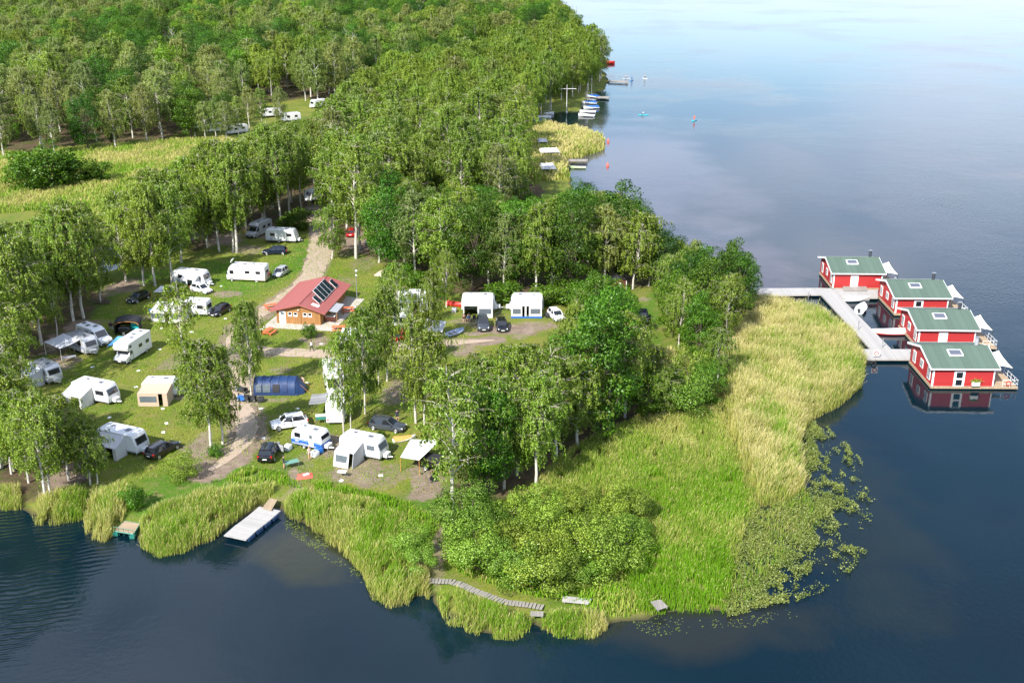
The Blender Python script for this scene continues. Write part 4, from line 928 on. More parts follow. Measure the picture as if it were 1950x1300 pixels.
def car(label, front, rear, kind, paint, rails=False, group=None, name='parked_car'):
    L, W, H, g, hz, bz, cf, rf, rr, cr_ = CARS[kind]
    root = place(name, label, 'car', front, rear, group); w = W / 2; l = L / 2
    def ring(x, zb, zt, hw):
        return [(x, -hw * .86, zb), (x, -hw, zb + .12), (x, -hw * 1.0, (zb + zt) / 2 + .05), (x, -hw * .95, zt - .09), (x, -hw * .78, zt), (x, hw * .78, zt), (x, hw * .95, zt - .09), (x, hw, (zb + zt) / 2 + .05), (x, hw, zb + .12), (x, hw * .86, zb)]
    tail = bz if kind != 'pickup' else bz - 0.02
    st = [(l, g + .16, hz - .28, w * .76), (l - .06, g + .05, hz - .20, w * .84), (l - .28, g, hz - .12, w * .95), (l * .55, g, hz - .02, w), (cf * .9, g, hz + .06, w), (0, g, bz, w), (-l * .55, g, bz + .02, w), (-l + .28, g + .02, tail, w * .97), (-l + .06, g + .08, tail - .06, w * .9), (-l, g + .2, tail - .18, w * .82)]
    body = MB().loft([ring(*q) for q in st]).build('body', paint, root, 40)
    wt, wb = w * .70, w * .90
    def cab(x, z, hw): return [(x, -hw, z), (x, hw, z)]
    base = bz - .03
    gl = MB(); zt = H - .05
    V = [(cf, -wb * .86, base - .02), (cf, wb * .86, base - .02), (rf, -wt, zt), (rf, wt, zt), (rr, -wt, zt - .01), (rr, wt, zt - .01), (cr_, -wb * .86, base), (cr_, wb * .86, base), (0.1, -wb, base), (0.1, wb, base), (rr * .9, -wb, base), (rr * .9, wb, base)]
    gl.add(V, [(0, 1, 3, 2), (2, 3, 5, 4), (4, 5, 7, 6), (0, 2, 8), (1, 9, 3), (2, 4, 10, 8), (3, 9, 11, 5), (4, 6, 10), (5, 11, 7)]); gl.build('windows', glass, root, 20)
    rb = MB(); n = 5; rows = []
    for i in range(n):
        f = i / (n - 1); x = rf + .10 + (rr - .12 - rf - .10) * f; z = H - .03 + .035 * math.sin(math.pi * f)
        rows.append([(x, -wt * 1.03, z - .07), (x, -wt * .85, z - .005), (x, 0, z + .01), (x, wt * .85, z - .005), (x, wt * 1.03, z - .07), (x, wt * .9, z - .09), (x, -wt * .9, z - .09)])
    rb.loft(rows).build('roof', paint, root, 30)
    for sy in (-1, 1):
        for (x0, x1) in ((cf, rf), (0.0 * rf - .35, -.30), (cr_ * .97, rr)):
            yb = wb * (.885 if x0 in (cf, cr_ * .97) else 1.012)
            MB().tube([(x0, sy * yb, base - .01), (x1, sy * wt * 1.02, zt - .02)], 0.05, 4).build('pillar', paint, root)
        for x in (l - .82, -l + .80): add_wheel(root, x, sy * (w - .085), 0.33 if H < 1.6 else 0.37)
        MB().box((l - .14, sy * w * .62, hz - .27), (.22, .36, .14), ry=.3, rz=sy * -.25).build('headlight', lamp, root)
        MB().box((-l + .10, sy * w * .78, tail - .16), (.16, .24, .24), rz=sy * .2).build('tail_light', redlamp, root)
        MB().box((cf - .12, sy * (w + .08), bz + .03), (.14, .2, .13)).build('mirror', paint, root)
        if rails: MB().tube([(rf - .1, sy * wt * .86, H - .02), (rf - .2, sy * wt * .86, H + .06), (rr + .2, sy * wt * .86, H + .06), (rr + .1, sy * wt * .86, H - .02)], .025, 4).build('roof_rail', plastic, root)
    MB().box((l - .02, 0, g + .28), (.05, W * .62, .16)).build('grille', plastic, root)
    MB().box((l + .012, 0, g + .22), (.02, .5, .11)).build('licence_plate', plate, root)
    MB().box((-l - .008, 0, g + .42), (.03, .5, .11)).build('licence_plate', plate, root)
    MB().box((l - .04, 0, g + .06), (.10, W * .8, .12)).build('bumper', plastic, root)
    if kind == 'pickup':
        MB().box((-1.75, 0, bz + .06), (1.45, W * .86, .10)).build('bed_cover', plastic, root)
    return root
def panel(root, name, mat, x, z, w, h, side, W, off=0.012, parent=None):
    """flat piece on a side wall"""
    return MB().box((x, side * (W / 2 + off), z), (w, 0.03, h)).build(name, mat, parent or root)
def window(root, x, z, w, h, side, W, fm=None, gm_=None):
    f = panel(root, 'window', fm or greypl, x, z, w + .10, h + .10, side, W, 0.008)
    panel(root, 'pane', gm_ or glass, x, z, w, h, side, W, 0.022, f); return f
def on_profile(root, name, mat, p0, p1, a0, a1, yw, out=0.012, y0=0.0, parent=None):
    """piece lying on the profile edge p0->p1 between shares a0 and a1, width yw"""
    p0, p1 = Vector(p0), Vector(p1); q0, q1 = p0.lerp(p1, a0), p0.lerp(p1, a1); d = (p1 - p0).normalized(); n = Vector((d.y, -d.x))
    cx = (q0 + q1) / 2
    if n.dot(cx - Vector((0, 1.3))) < 0: n = -n
    pts = [(q0.x + n.x * out, y0 - yw / 2, q0.y + n.y * out), (q0.x + n.x * out, y0 + yw / 2, q0.y + n.y * out), (q1.x + n.x * out, y0 + yw / 2, q1.y + n.y * out), (q1.x + n.x * out, y0 - yw / 2, q1.y + n.y * out)]
    return MB().slab(pts, 0.02, (n.x, 0, n.y)).build(name, mat, parent or root)
def hatch(root, x, y, z, w=0.6, l=0.6, m=None):
    t = MB().box((x, y, z + .04), (l, w, .10)).build('roof_hatch', greypl, root); MB().box((x, y, z + .095), (l * .8, w * .8, .03)).build('pane', m or skyglass, t)
def caravan(label, front, rear, L=5.2, W=2.25, H=2.55, paint=None, low=None, stripe=None, endwin=True, sidewins=((1.2, .9), (-1.2, .9)), door=None, old=False, group=None, glassm=None):
    paint = paint or white
    root = place('caravan', label, 'caravan', front, rear, group); l = L / 2; b = 0.42
    if old: prof = [(l - .12, b), (l, b + .5), (l - .03, b + 1.0), (l - .22, H - .28), (l - .5, H), (-l + .5, H), (-l + .18, H - .28), (-l, b + 1.0), (-l, b + .5), (-l + .1, b)]
    else: prof = [(l - .05, b), (l, b + .35), (l - .04, b + .75), (l - .42, H - .35), (l - .62, H - .10), (l - .95, H), (-l + .45, H), (-l + .14, H - .12), (-l + .03, H - .5), (-l, b + .7), (-l, b)]
    MB().prism(prof, W, 0.09).build('body', paint, root, 28)
    if low: MB().prism([(l + .006, b - .01), (l + .012, b + .62), (-l - .012, b + .62), (-l - .006, b - .01)], W + .03, 0.05).build('lower_band', low, root)
    cs = camside(root)
    for sd in (-1, 1):
        for i, (x, w_) in enumerate(sidewins):
            if door is not None and sd == cs and abs(x - door) < .75: continue
            window(root, x, b + 1.25, w_, .55, sd, W, None, glassm)
        panel(root, 'awning_rail', greypl, -.1, H - .20, L * .72, .035, sd, W, 0.003); panel(root, 'skirt', greypl, 0, b + .13, L * .96, .16, sd, W, 0.002)
        panel(root, 'service_hatch', greypl, -l * .62, b + .48, .5, .3, sd, W, 0.001)
        if stripe: panel(root, 'stripe', stripe, 0, b + .72, L * .9, .10, sd, W, 0.004)
        add_wheel(root, -.35, sd * (W / 2 - .10), .31, .18)
        MB().box((-.35, sd * (W / 2 + .005), .62), (.95, .05, .18)).build('wheel_arch', greypl, root)
    if door is not None:
        d_ = panel(root, 'door', paint, door, b + .98, .66, 1.75, cs, W, 0.006); panel(root, 'pane', glassm or glass2, door, b + 1.35, .4, .5, cs, W, 0.03, d_); panel(root, 'handle', plastic, door + .25, b + .9, .12, .06, cs, W, 0.04, d_)
    if endwin:
        if old: k0, k1 = prof[2], prof[3]; r0, r1 = prof[6], prof[7]
        else: k0, k1 = prof[2], prof[3]; r0, r1 = prof[8], prof[9]
        for (a, c, nm) in ((k0, k1, .12), (r0, r1, .08)):
            f = on_profile(root, 'end_window', greypl, a, c, nm, .92, W * .80, 0.006); on_profile(root, 'pane', glassm or glass, a, c, nm + .07, .85, W * .73, 0.028, 0, f)
    hatch(root, l * .35, 0, H); hatch(root, -l * .45, .3, H, .4, .4)
    MB().box((-l - .008, -W * .4, b + .35), (.03, .22, .14)).build('tail_light', redlamp, root); MB().box((-l - .008, W * .4, b + .35), (.03, .22, .14)).build('tail_light', redlamp, root)
    a = MB(); a.tube([(l - .3, -.55, .42), (l + 1.05, 0, .45)], .05, 5); a.tube([(l - .3, .55, .42), (l + 1.05, 0, .45)], .05, 5); dr = a.build('drawbar', steel, root)
    MB().box((l + .28, 0, .62), (.5, .95, .42)).build('gas_locker', paint, root); MB().wheel((l + .85, .12, .12), .12, .08, 8).build('jockey_wheel', rubber, dr)
    for sx in (-1, 1):
        for sy in (-1, 1): MB().tube([(sx * (l - .5), sy * .8, .5), (sx * (l - .35), sy * .85, 0)], .025, 4).build('corner_steady', steel, root)
    return root
def motorhome(label, front, rear, kind='alcove', L=6.6, W=2.25, H=2.95, paint=None, low=None, group=None, rack=False):
    paint = paint or white; root = place('motorhome', label, 'motorhome', front, rear, group); l = L / 2; b = .38
    if kind == 'alcove':
        box_ = [(l - 1.9, b), (l - 1.65, 1.72), (l - .55, 1.95), (l - .35, 2.35), (l - .75, H), (-l + .12, H), (-l, H - .15), (-l, b)]
        cabp = [(l - .05, .32), (l, .75), (l - .12, .98), (l - .85, 1.22), (l - 1.42, 1.95), (l - 2.0, 1.95), (l - 2.0, .32)]; ws = (cabp[3], cabp[4])
    elif kind == 'integrated':
        box_ = [(l - .1, .32), (l, .7), (l - .05, 1.25), (l - .55, 2.45), (l - .95, H), (-l + .15, H), (-l, H - .2), (-l, b)]; cabp = None; ws = (box_[2], box_[3])
    elif kind == 'van':
        H = min(H, 2.6); box_ = [(l - .03, .30), (l, .75), (l - .1, 1.0), (l - .85, 1.25), (l - 1.55, 2.15), (l - 2.2, H - .03), (-l + .2, H), (-l + .03, H - .3), (-l, .9), (-l, .32)]; cabp = None; ws = (box_[3], box_[4])
    else:
        box_ = [(l - 2.0, b), (l - 1.7, 2.0), (l - 1.25, 2.35), (l - 1.7, H - .08), (l - 2.2, H), (-l + .12, H), (-l, H - .15), (-l, b)]
        cabp = [(l - .05, .32), (l, .75), (l - .12, 1.0), (l - .85, 1.24), (l - 1.5, 2.05), (l - 2.1, 2.1), (l - 2.1, .32)]; ws = (cabp[3], cabp[4])
    cw = W - (.28 if cabp else 0)
    MB().prism(box_, W, .08).build('body', paint, root, 28)
    if cabp: MB().prism(cabp, cw, .10).build('cab', paint, root, 28)
    ww = cw * (.86 if cabp or kind == 'van' else .9)
    on_profile(root, 'windscreen', glass, ws[0], ws[1], .06, .94, ww, .01)
    if low: MB().prism([(l - 2.2, b + .005), (l - 2.2, b + .6), (-l - .012, b + .6), (-l - .01, b + .005)], W + .024, .04).build('lower_band', low, root)
    for sd in (-1, 1):
        if kind != 'integrated': MB().slab([(ws[0][0] - .12, sd * (cw / 2 + .004), ws[0][1] + .05), (ws[1][0] - .02, sd * (cw / 2 + .004), ws[1][1] - .08), (ws[1][0] - .55, sd * (cw / 2 + .004), ws[1][1] - .08), (ws[1][0] - .6, sd * (cw / 2 + .004), ws[0][1] + .05)], .02, (0, sd, 0)).build('cab_window', glass, root)
        else: window(root, l - 1.0, 1.65, .7, .6, sd, W)
        for x in (-l * .1, -l * .65): window(root, x, 1.75, .8, .45, sd, W)
        if kind == 'alcove': window(root, l - 1.15, 2.45, .5, .3, sd, W)
        add_wheel(root, l - .95, sd * (cw / 2 - .08), .34, .2); add_wheel(root, -l + 1.6, sd * (W / 2 - .1), .34, .2)
        MB().box((l - .10, sd * cw * .40, .78), (.2, .3, .2)).build('headlight', lamp, root)
        MB().box((-l - .008, sd * W * .42, .75), (.03, .16, .3)).build('tail_light', redlamp, root)
        MB().box((ws[0][0] - .1, sd * (cw / 2 + .18), ws[0][1] + .25), (.10, .22, .34)).build('mirror', plastic, root)
    MB().box((l - .02, 0, .48), (.08, cw * .9, .26)).build('bumper', plastic if kind != 'integrated' else greypl, root)
    MB().box((l + .03, 0, .5), (.02, .5, .11)).build('licence_plate', plate, root)
    f = MB().box((-l - .010, 0, 1.75), (.03, 1.1, .5)).build('rear_window', glass, root)
    for i, x in enumerate((l * .1, -l * .3, -l * .72)): hatch(root, x, (.25, -.2, .1)[i], H, .55, .6, (skyglass, glass2, skyglass)[i])
    if rack:
        for k in range(2): bike_parts(MB(), root, -l - .25 - .2 * k)
    return root
def bike_parts(b, root, x):
    for sy in (-.5, .5):
        t = MB(); n = 12
        for k in range(n):
            a0, a1 = 2 * math.pi * k / n, 2 * math.pi * (k + 1) / n
            t.tube([(x, sy + .33 * math.cos(a0), 1.2 + .33 * math.sin(a0)), (x, sy + .33 * math.cos(a1), 1.2 + .33 * math.sin(a1))], .025, 4)
        t.build('bicycle_wheel', rubber, root)
    f = MB(); f.tube([(x, -.5, 1.2), (x, -.1, 1.75), (x, .4, 1.7), (x, 0, 1.2), (x, -.1, 1.75)], .025, 4); f.tube([(x, .5, 1.2), (x, .35, 1.8)], .02, 4); f.build('bicycle_frame', redpaint, root)
def awning(name, label, host, x0, x1, depth, zi, zo, roofm, wallm, open_=(), side=None, skirt=None, legs=None, group=None, W=2.25, drop=0.0):
    """canopy or closed awning on the long side of a host; open_: shares of the front left open"""
    sd = side or camside(host)
    root = thing(name, label, 'awning', host.location[:2], host.rotation_euler[2], LAND, group)
    yi, yo = sd * (W / 2 + .02), sd * (W / 2 + depth); n = 6; rows = []
    for i in range(n + 1):
        f = i / n; y = yi + (yo - yi) * f; z = zi + (zo - zi) * f - .10 * math.sin(math.pi * f)
        rows.append([(x0, y, z), (x1, y, z), (x1, y, z + .03), (x0, y, z + .03)])
    MB().loft(rows).build('canopy', roofm, root, 40)
    if wallm:
        for x in (x0, x1):
            w_ = MB().slab([(x, yi, .02), (x, yo + sd * drop, .02), (x, yo, zo), (x, yi, zi)], .02).build('side_wall', wallm, root)
        gaps = sorted(open_); cur = 0.0; spans = []
        for a, b_ in gaps: spans.append((cur, a)); cur = b_
        spans.append((cur, 1.0))
        for a, b_ in spans:
            if b_ - a < .02: continue
            xa, xb = x0 + (x1 - x0) * a, x0 + (x1 - x0) * b_
            fw_ = MB().slab([(xa, yo + sd * drop, .02), (xb, yo + sd * drop, .02), (xb, yo + sd * .02, zo), (xa, yo + sd * .02, zo)], .02).build('front_wall', wallm, root)
            if b_ - a > .2:
                zc = zo * .55; MB().slab([(xa + .25, yo + sd * (.05 + drop * .6), zc - .35), (xb - .25, yo + sd * (.05 + drop * .6), zc - .35), (xb - .25, yo + sd * (.05 + drop * .3), zc + .45), (xa + .25, yo + sd * (.05 + drop * .3), zc + .45)], .012).build('pane', glass2, fw_)
        if skirt: MB().box(((x0 + x1) / 2, yo + sd * (.06 + drop), .16), (x1 - x0 + .06, .03, .30)).build('skirt', skirt, root)
    for x in (x0 + .04, x1 - .04): MB().tube([(x, yo - sd * .03, 0), (x, yo - sd * .03, zo)], .025, 5).build('pole', legs or steel, root)
    return root

VEH = {}
V1 = motorhome('beige and white motorhome with rear bicycles on the upper lawn', (436, 531), (511, 535), 'integrated', 7.0, 2.3, 2.9, white, cream, rack=True)
MB().lathe([(.03, 0), (.03, .35)], 6, (2.6, .4, 2.9)).build('dish_mast', steel, V1); MB().tube([(2.55, .4, 3.5), (2.62, .4, 3.55), (2.7, .4, 3.6)], [.55, .38, .05], 14).build('satellite_dish', white, V1)
for sd in (-1, 1):
    b = MB(); n = 18
    for k in range(n):
        a0, a1 = 2 * math.pi * k / n, 2 * math.pi * (k + 1) / n
        b.tube([(-.6 + 1.1 * math.cos(a0), sd * 1.165, 1.35 + .28 * math.sin(a0)), (-.6 + 1.1 * math.cos(a1), sd * 1.165, 1.35 + .28 * math.sin(a1))], .018, 4)
    b.build('oval_decal', greypl, V1)
car('silver hatchback facing the camp beside the beige motorhome', (524, 531), (545, 517), 'small', silver)
car('black estate car on the upper lawn in front of a white caravan', (502, 484), (546, 483), 'estate', navy)
caravan('long white caravan with two grey windows on the upper lawn', (569, 461), (508, 459), 6.0, 2.3, 2.6, door=None, sidewins=((1.7, 1.0), (-1.6, .8)), endwin=False)
motorhome('white camper van under the birches with a dark windscreen', (478, 454), (509, 441), 'semi', 6.2, 2.15, 2.75, silver)
car('red car parked under the tall birches, seen from behind', (669, 441), (667, 455), 'hatch', redcar)
C7 = caravan('white caravan with a dark side doorway left of the beige motorhome', (403, 545), (331, 538), 6.2, 2.3, 2.6, sidewins=((-1.5, .9), (2.1, .7)))
A7 = awning('awning', 'white side canopy on the caravan left of the beige motorhome', C7, -.6, 2.2, 1.4, 2.3, 1.7, offwhite, offwhite, ((.45, .8),))
C8 = caravan('white caravan joined to a large white tent beside the black car', (338, 597), (401, 600), 5.4, 2.25, 2.55, sidewins=((-1.6, .9), (.8, .9)))
awning('awning_tent', 'large white awning tent with a blue flap beside the black car', C8, .2, 5.2, 3.0, 2.35, 1.75, offwhite, offwhite, ((.4, .55),))
car('white car half hidden behind a sparse birch', (398, 560), (370, 552), 'hatch', carwhite)
car('black hatchback parked beside the large white tent', (406, 604), (433, 590), 'hatch', black)
car('shiny black hatchback near the birches on bare earth', (248, 579), (281, 566), 'hatch', black)
V13 = motorhome('white high-roofed camper van behind the caravan with the grey awning', (211, 661), (152, 642), 'van', 5.9, 2.0, 2.5)
C14 = caravan('grey-white caravan under a large grey awning', (185, 678), (132, 657), 5.2, 2.2, 2.5, silver, stripe=bluepaint)
awning('awning', 'large open grey awning stretched on a white pole', C14, -2.6, 1.6, 3.2, 2.4, 2.0, greycloth, None, legs=white)
motorhome('white alcove motorhome facing the lake at the lawn centre', (231, 694), (276, 664), 'alcove', 6.7, 2.3, 3.0)
C17 = caravan('small grey caravan at the left edge with an end window', (111, 731), (68, 714), 4.6, 2.2, 2.5, silver)
awning('awning', 'grey awning on the small caravan at the left edge', C17, -1.6, 1.4, 2.0, 2.3, 1.7, greycloth, greycloth, ((.4, .7),))
C18 = caravan('white caravan with a black wraparound front window left of the beige awning', (223, 768), (147, 753), 6.0, 2.3, 2.55, sidewins=((1.7, 1.3), (-1.2, .9)))
awning('awning', 'white canopy on the caravan with the black front window', C18, -2.6, .6, 2.2, 2.35, 1.6, offwhite, offwhite, ((.5, .9),))
C19 = caravan('small white caravan behind a beige awning', (340, 752), (276, 752), 4.6, 2.1, 2.35, old=True, sidewins=((1.3, .8),))
A19 = awning('awning', 'beige house-shaped awning with a window and dark doorway', C19, -1.9, 1.9, 2.6, 2.2, 1.75, beigecloth, beigecloth, ((.70, .84),), W=2.1)
C20 = caravan('white caravan with a triangular dark opening hitched to a black estate car', (273, 862), (200, 846), 6.0, 2.3, 2.6, sidewins=((-1.4, .9),))
awning('awning', 'white awning with a triangular opening above the lower left shore', C20, -2.2, 1.5, 1.8, 2.4, 1.5, offwhite, offwhite, ((.62, .88),))
car('black estate car on the bank at the end of a white caravan', (334, 849), (286, 876), 'estate', black, True)
car('white SUV with a dark roof beside the blue tent', (519, 817), (584, 808), 'suv', carwhite, True)
C23 = caravan('blue and white vintage caravan beside the open black car', (620, 855), (567, 843), 4.3, 2.0, 2.3, white, bluepaint, bluepaint, door=.7, old=True, sidewins=((-1.2, .8), (.7, .5)))
V24 = car('black off-road car with a door open beside the vintage caravan', (522, 851), (504, 886), 'suv', black, True)
MB().box((.55, -1.25, .85), (1.0, .07, .75), rz=.9).build('open_door', silver, V24)
C25 = caravan('white caravan with a grey porch tent and a spare wheel', (728, 872), (661, 859), 5.4, 2.25, 2.5, sidewins=((1.5, 1.0), (-.8, .8)), glassm=glass2)
awning('porch_tent', 'grey porch tent with a round window in front of a white caravan', C25, -1.9, .6, 2.3, 2.3, 1.75, greycloth, greycloth, ((.78, .98),), drop=.5)
car('grey estate car parked among the thin birches', (770, 821), (706, 812), 'estate', darkgrey, True)
C28 = motorhome('large white motorhome hidden behind a birch by the gravel path', (660, 690), (668, 664), 'semi', 7.0, 2.3, 3.0)
motorhome('white motorhome with skylights behind the striped awning', (640, 752), (632, 722), 'integrated', 6.6, 2.3, 2.95)
C28b = caravan('white caravan seen end-on with a striped awning', (648, 776), (640, 806), 6.0, 2.25, 2.75, sidewins=((1.2, .9),), endwin=False)
stripe_m = boards('grey_striped_cloth', (0.24, 0.24, 0.245), 'X', 0.32, 0.5, 0.8, 0.9)
awning('awning', 'grey striped awning on thin poles beside the end-on caravan', C28b, -1.2, 1.9, 2.3, 2.4, 2.1, stripe_m, None, side=1, legs=plastic)
C31 = caravan('white caravan with corner windows half hidden by a birch', (760, 634), (768, 606), 5.2, 2.2, 2.6)
car('red car in front of the half hidden caravan by the path', (752, 655), (770, 642), 'small', redcar)
C32 = caravan('white caravan with a grey roof behind the birch by the path', (762, 585), (806, 582), 5.0, 2.25, 2.6)
awning('awning', 'white awning of the half hidden caravan by the path', C32, -2.2, 2.2, 2.0, 2.4, 1.9, offwhite, offwhite, ((.3, .6),))
C34 = caravan('white caravan with a deep white awning and seated campers', (945, 590), (881, 590), 5.6, 2.3, 2.6, door=None)
awning('awning', 'deep white awning open at one half, campers sitting below', C34, -2.4, 2.2, 2.8, 2.5, 2.0, offwhite, offwhite, ((.03, .48),), skirt=None, W=2.3)
C35 = caravan('white caravan with a white awning edged in blue', (972, 590), (1032, 590), 5.4, 2.3, 2.6, door=None)
awning('awning', 'white awning with a blue skirt and dark twin doorways', C35, -2.4, 2.4, 2.8, 2.5, 2.0, offwhite, offwhite, ((.42, .50), (.56, .64)), skirt=bluepaint, W=2.3)
car('dark grey car facing the camera between the two awnings', (922, 635), (918, 613), 'suv', darkgrey)
car('black car facing the camera right of the dark grey car', (958, 635), (953, 616), 'hatch', black)
car('white car right of the blue-edged awning', (1067, 613), (1051, 599), 'hatch', carwhite)
car('dark car alone on the grass clearing near the alders', (1225, 619), (1223, 600), 'hatch', navy)
car('dark blue car in the shade of the birch wood', (1199, 676), (1197, 655), 'hatch', bluecar)
# caravans glimpsed through the trees further back
for (f, r, lb) in (((588, 384), (622, 376), 'white caravan glimpsed where the road enters the wood'), ((750, 400), (790, 396), 'white caravan behind the tall birches of the ridge'),
                   ((374, 246), (398, 244), 'white caravan at the edge of the far wood, leftmost of three'), ((404, 252), (428, 250), 'grey caravan at the edge of the far wood, middle of three'), ((443, 256), (464, 253), 'white caravan at the edge of the far wood, right of three'),
                   ((508, 223), (532, 221), 'round-ended white caravan in the clearing of the far wood'), ((544, 232), (566, 230), 'low white caravan right of the clearing in the far wood'), ((596, 206), (618, 203), 'white caravan behind the ridge birches left of the track'),
                   ((676, 156), (696, 154), 'tiny white caravan in the far wood above the ridge')):
    caravan(lb, f, r, 5.6, 2.25, 2.6, sidewins=((1.2, .9), (-1.2, .9)))
car('pale car hidden under the broad bush by the tall birches', (702, 466), (722, 460), 'small', silver)

# ================================================================== TENTS, TARPS AND CAMP GEAR
def arc(x, hw, h, n=12, e=0.75):
    return [(x, hw * math.cos(math.pi * k / n) * 1.0, h * math.sin(math.pi * k / n) ** e) for k in range(n + 1)]
def tunnel_tent():
    f, r = G(484, 752), G(579, 752); f2 = Vector(f); r2 = Vector(r); m = (f2 + r2) / 2
    root = thing('tunnel_tent', 'large blue tunnel tent with window panels beside the motorcycles', 'tent', (m.x, m.y + 1.4), math.atan2(r2.y - f2.y, r2.x - f2.x))
    L = (r2 - f2).length; xs = [-L / 2 + L * k / 6 for k in range(7)]; hs = [1.75, 2.25, 2.05, 2.3, 2.05, 2.25, .9]; ws_ = [1.45, 1.6, 1.55, 1.6, 1.55, 1.5, 1.0]
    rows = []; 
    for i in range(25):
        t = i / 24 * 6; k = min(int(t), 5); u = t - k; sag = 0.10 * math.sin(math.pi * u); hh = (2.1 if t < 5 else 2.1 - (t - 5) * 1.5) - sag * .8; ww = 1.55 - (0 if t < 5 else (t - 5) * .5) - sag * .25
        rows.append(arc(-L / 2 + L * i / 24, ww, hh))
    MB().loft(rows).build('flysheet', bluetent, root, 60)
    for k in range(6):
        x = -L / 2 + L * k / 6; a = arc(x, 1.57, 2.13); MB().tube(a, .03, 5).build('hoop_seam', bluetent2, root)
    for x, w_, m_ in ((-L * .40, .75, glass2), (-L * .24, 1.0, glass2), (-L * .05, .9, blackcloth), (L * .12, .7, bluetent2)):
        pts = []
        q = [p_ for p_ in arc(x, 1.585, 2.13, 24)[19:24]]
        rows = [[(x - w_ / 2, y - .0, z), (x + w_ / 2, y, z), (x + w_ / 2, y - .02, z + .01), (x - w_ / 2, y - .02, z + .01)] for (_, y, z) in q]
        MB().loft(rows).build('window_panel', m_, root, 50)
    MB().box((-.25, -1.57, .12), (L * .86, .03, .24)).build('mud_skirt', bluetent2, root)
    for y in (-1.2, 1.2): MB().tube([(L / 2 - .6, y * .5, 1.2), (L / 2 + .9, y, 0)], .015, 4).build('guy_line', orange, root)
tunnel_tent()
# black pop-up awning with orange inside and a turquoise towel
x, y = G(245, 632); t = thing('popup_tent', 'black domed awning tent with an orange lining', 'tent', (x, y), .15)
rows = []
for i in range(9):
    a = math.pi * i / 8; rows.append([(2.0 * math.cos(a) * .95, -1.3, 1.7 + .75 * math.sin(a) * .8), (2.0 * math.cos(a), 1.3, 1.55 + .8 * math.sin(a)), (2.0 * math.cos(a) * .97, 1.3, 1.45 + .8 * math.sin(a)), (2.0 * math.cos(a) * .92, -1.3, 1.58 + .75 * math.sin(a) * .8)])
MB().loft(rows).build('roof', blackcloth, t, 60)
rows = [[(q[2][0] * .93, -1.25, q[3][2] - .08), (q[2][0] * .93, 1.2, q[3][2] - .12), (q[2][0] * .9, 1.2, q[3][2] - .17), (q[2][0] * .9, -1.25, q[3][2] - .13)] for q in rows]
MB().loft(rows).build('lining', orange, t, 60)
MB().box((0, 1.1, .8), (3.6, .06, 1.6)).build('rear_wall', blackcloth, t); MB().box((-1.75, -.2, .8), (.06, 2.4, 1.6)).build('side_wall', blackcloth, t); MB().box((1.75, .3, .8), (.06, 1.6, 1.6)).build('side_wall', blackcloth, t)
for sx in (-1, 1): MB().tube([(sx * 1.75, -1.2, 0), (sx * 1.8, -1.25, 1.6)], .03, 5).build('pole', plastic, t)
b = thing('equipment_trailer', 'black box trailer under the orange-lined awning', 'trailer', (x - .3, y - .6), .15); MB().prism([(.9, .35), (.95, 1.0), (.6, 1.25), (-.7, 1.25), (-.95, 1.0), (-.9, .35)], 1.4, .08).build('box', black, b); add_wheel(b, -.1, .72, .3, .16); add_wheel(b, -.1, -.72, .3, .16); MB().tube([(.9, 0, .42), (1.7, 0, .42)], .04, 5).build('drawbar', steel, b)
a, c_ = G(260, 630); b = thing('towel_rack', 'turquoise towel hanging beside the black domed tent', 'towel', (a, c_ - .5), .1); MB().slab([(-.55, 0, .45), (.55, .05, .42), (.55, 0, 1.5), (-.55, .04, 1.52)], .03).build('towel', turq, b)
for s_ in (-.6, .6): MB().tube([(s_, .05, 0), (s_, .05, 1.6)], .02, 4).build('post', steel, b)
def tarp(name, label, corners, mat, legm, cat='tarp', sag=.2, legs=True):
    """cloth stretched between corner points (px, py, z): real posts under each corner"""
    Pn = [Vector((*G(a, b_, LAND + z), LAND + z)) for a, b_, z in corners]; ctr = sum(Pn, Vector()) / 4
    root = thing(name, label, cat, ctr[:2]); n = 8; rows = []
    for i in range(n + 1):
        row = []
        for j in range(n + 1):
            u, v = i / n, j / n; q = Pn[0] * (1 - u) * (1 - v) + Pn[1] * u * (1 - v) + Pn[2] * u * v + Pn[3] * (1 - u) * v
            row.append((q.x - ctr.x, q.y - ctr.y, q.z - LAND - sag * 16 * u * (1 - u) * v * (1 - v)))
        rows.append(row + [(a, b_, c - .025) for a, b_, c in reversed(row)])
    MB().loft(rows).build('cloth', mat, root, 60)
    if legs:
        for q in Pn: MB().tube([(q.x - ctr.x, q.y - ctr.y, 0), (q.x - ctr.x, q.y - ctr.y, q.z - LAND)], .03, 5).build('pole', legm, root)
    return root
tarp('tarpaulin', 'bright blue tarpaulin strung between the camper van and the alcove motorhome', [(204, 659, .9), (218, 656, .9), (241, 640, 1.9), (224, 640, 1.9)], skyblue, steel)
tarp('tarp_shelter', 'white tarp shelter on orange poles near the lake', [(762, 870, 1.8), (798, 876, 1.9), (838, 838, 2.5), (782, 836, 2.5)], offwhite, orange, sag=.12)
tarp('pavilion', 'grey pavilion with a navy roof stripe behind the black hatchback', [(292, 556, 1.6), (336, 556, 1.6), (340, 545, 2.2), (306, 544, 2.2)], greycloth, steel)
tarp('pavilion', 'navy roofed pavilion behind the large white awning tent', [(310, 550, 2.3), (336, 554, 2.2), (333, 546, 2.4), (312, 543, 2.4)], navycloth, steel)
tarp('tarp_shelter', 'white sheet shelter half hidden beside the inflatable boat', [(806, 628, 1.6), (842, 632, 1.7), (850, 612, 2.2), (812, 606, 2.2)], offwhite, steel)
x, y = G(820, 890); t = thing('camping_trailer', 'black camping trailer below the white tarp shelter', 'trailer', (x, y), -.35)
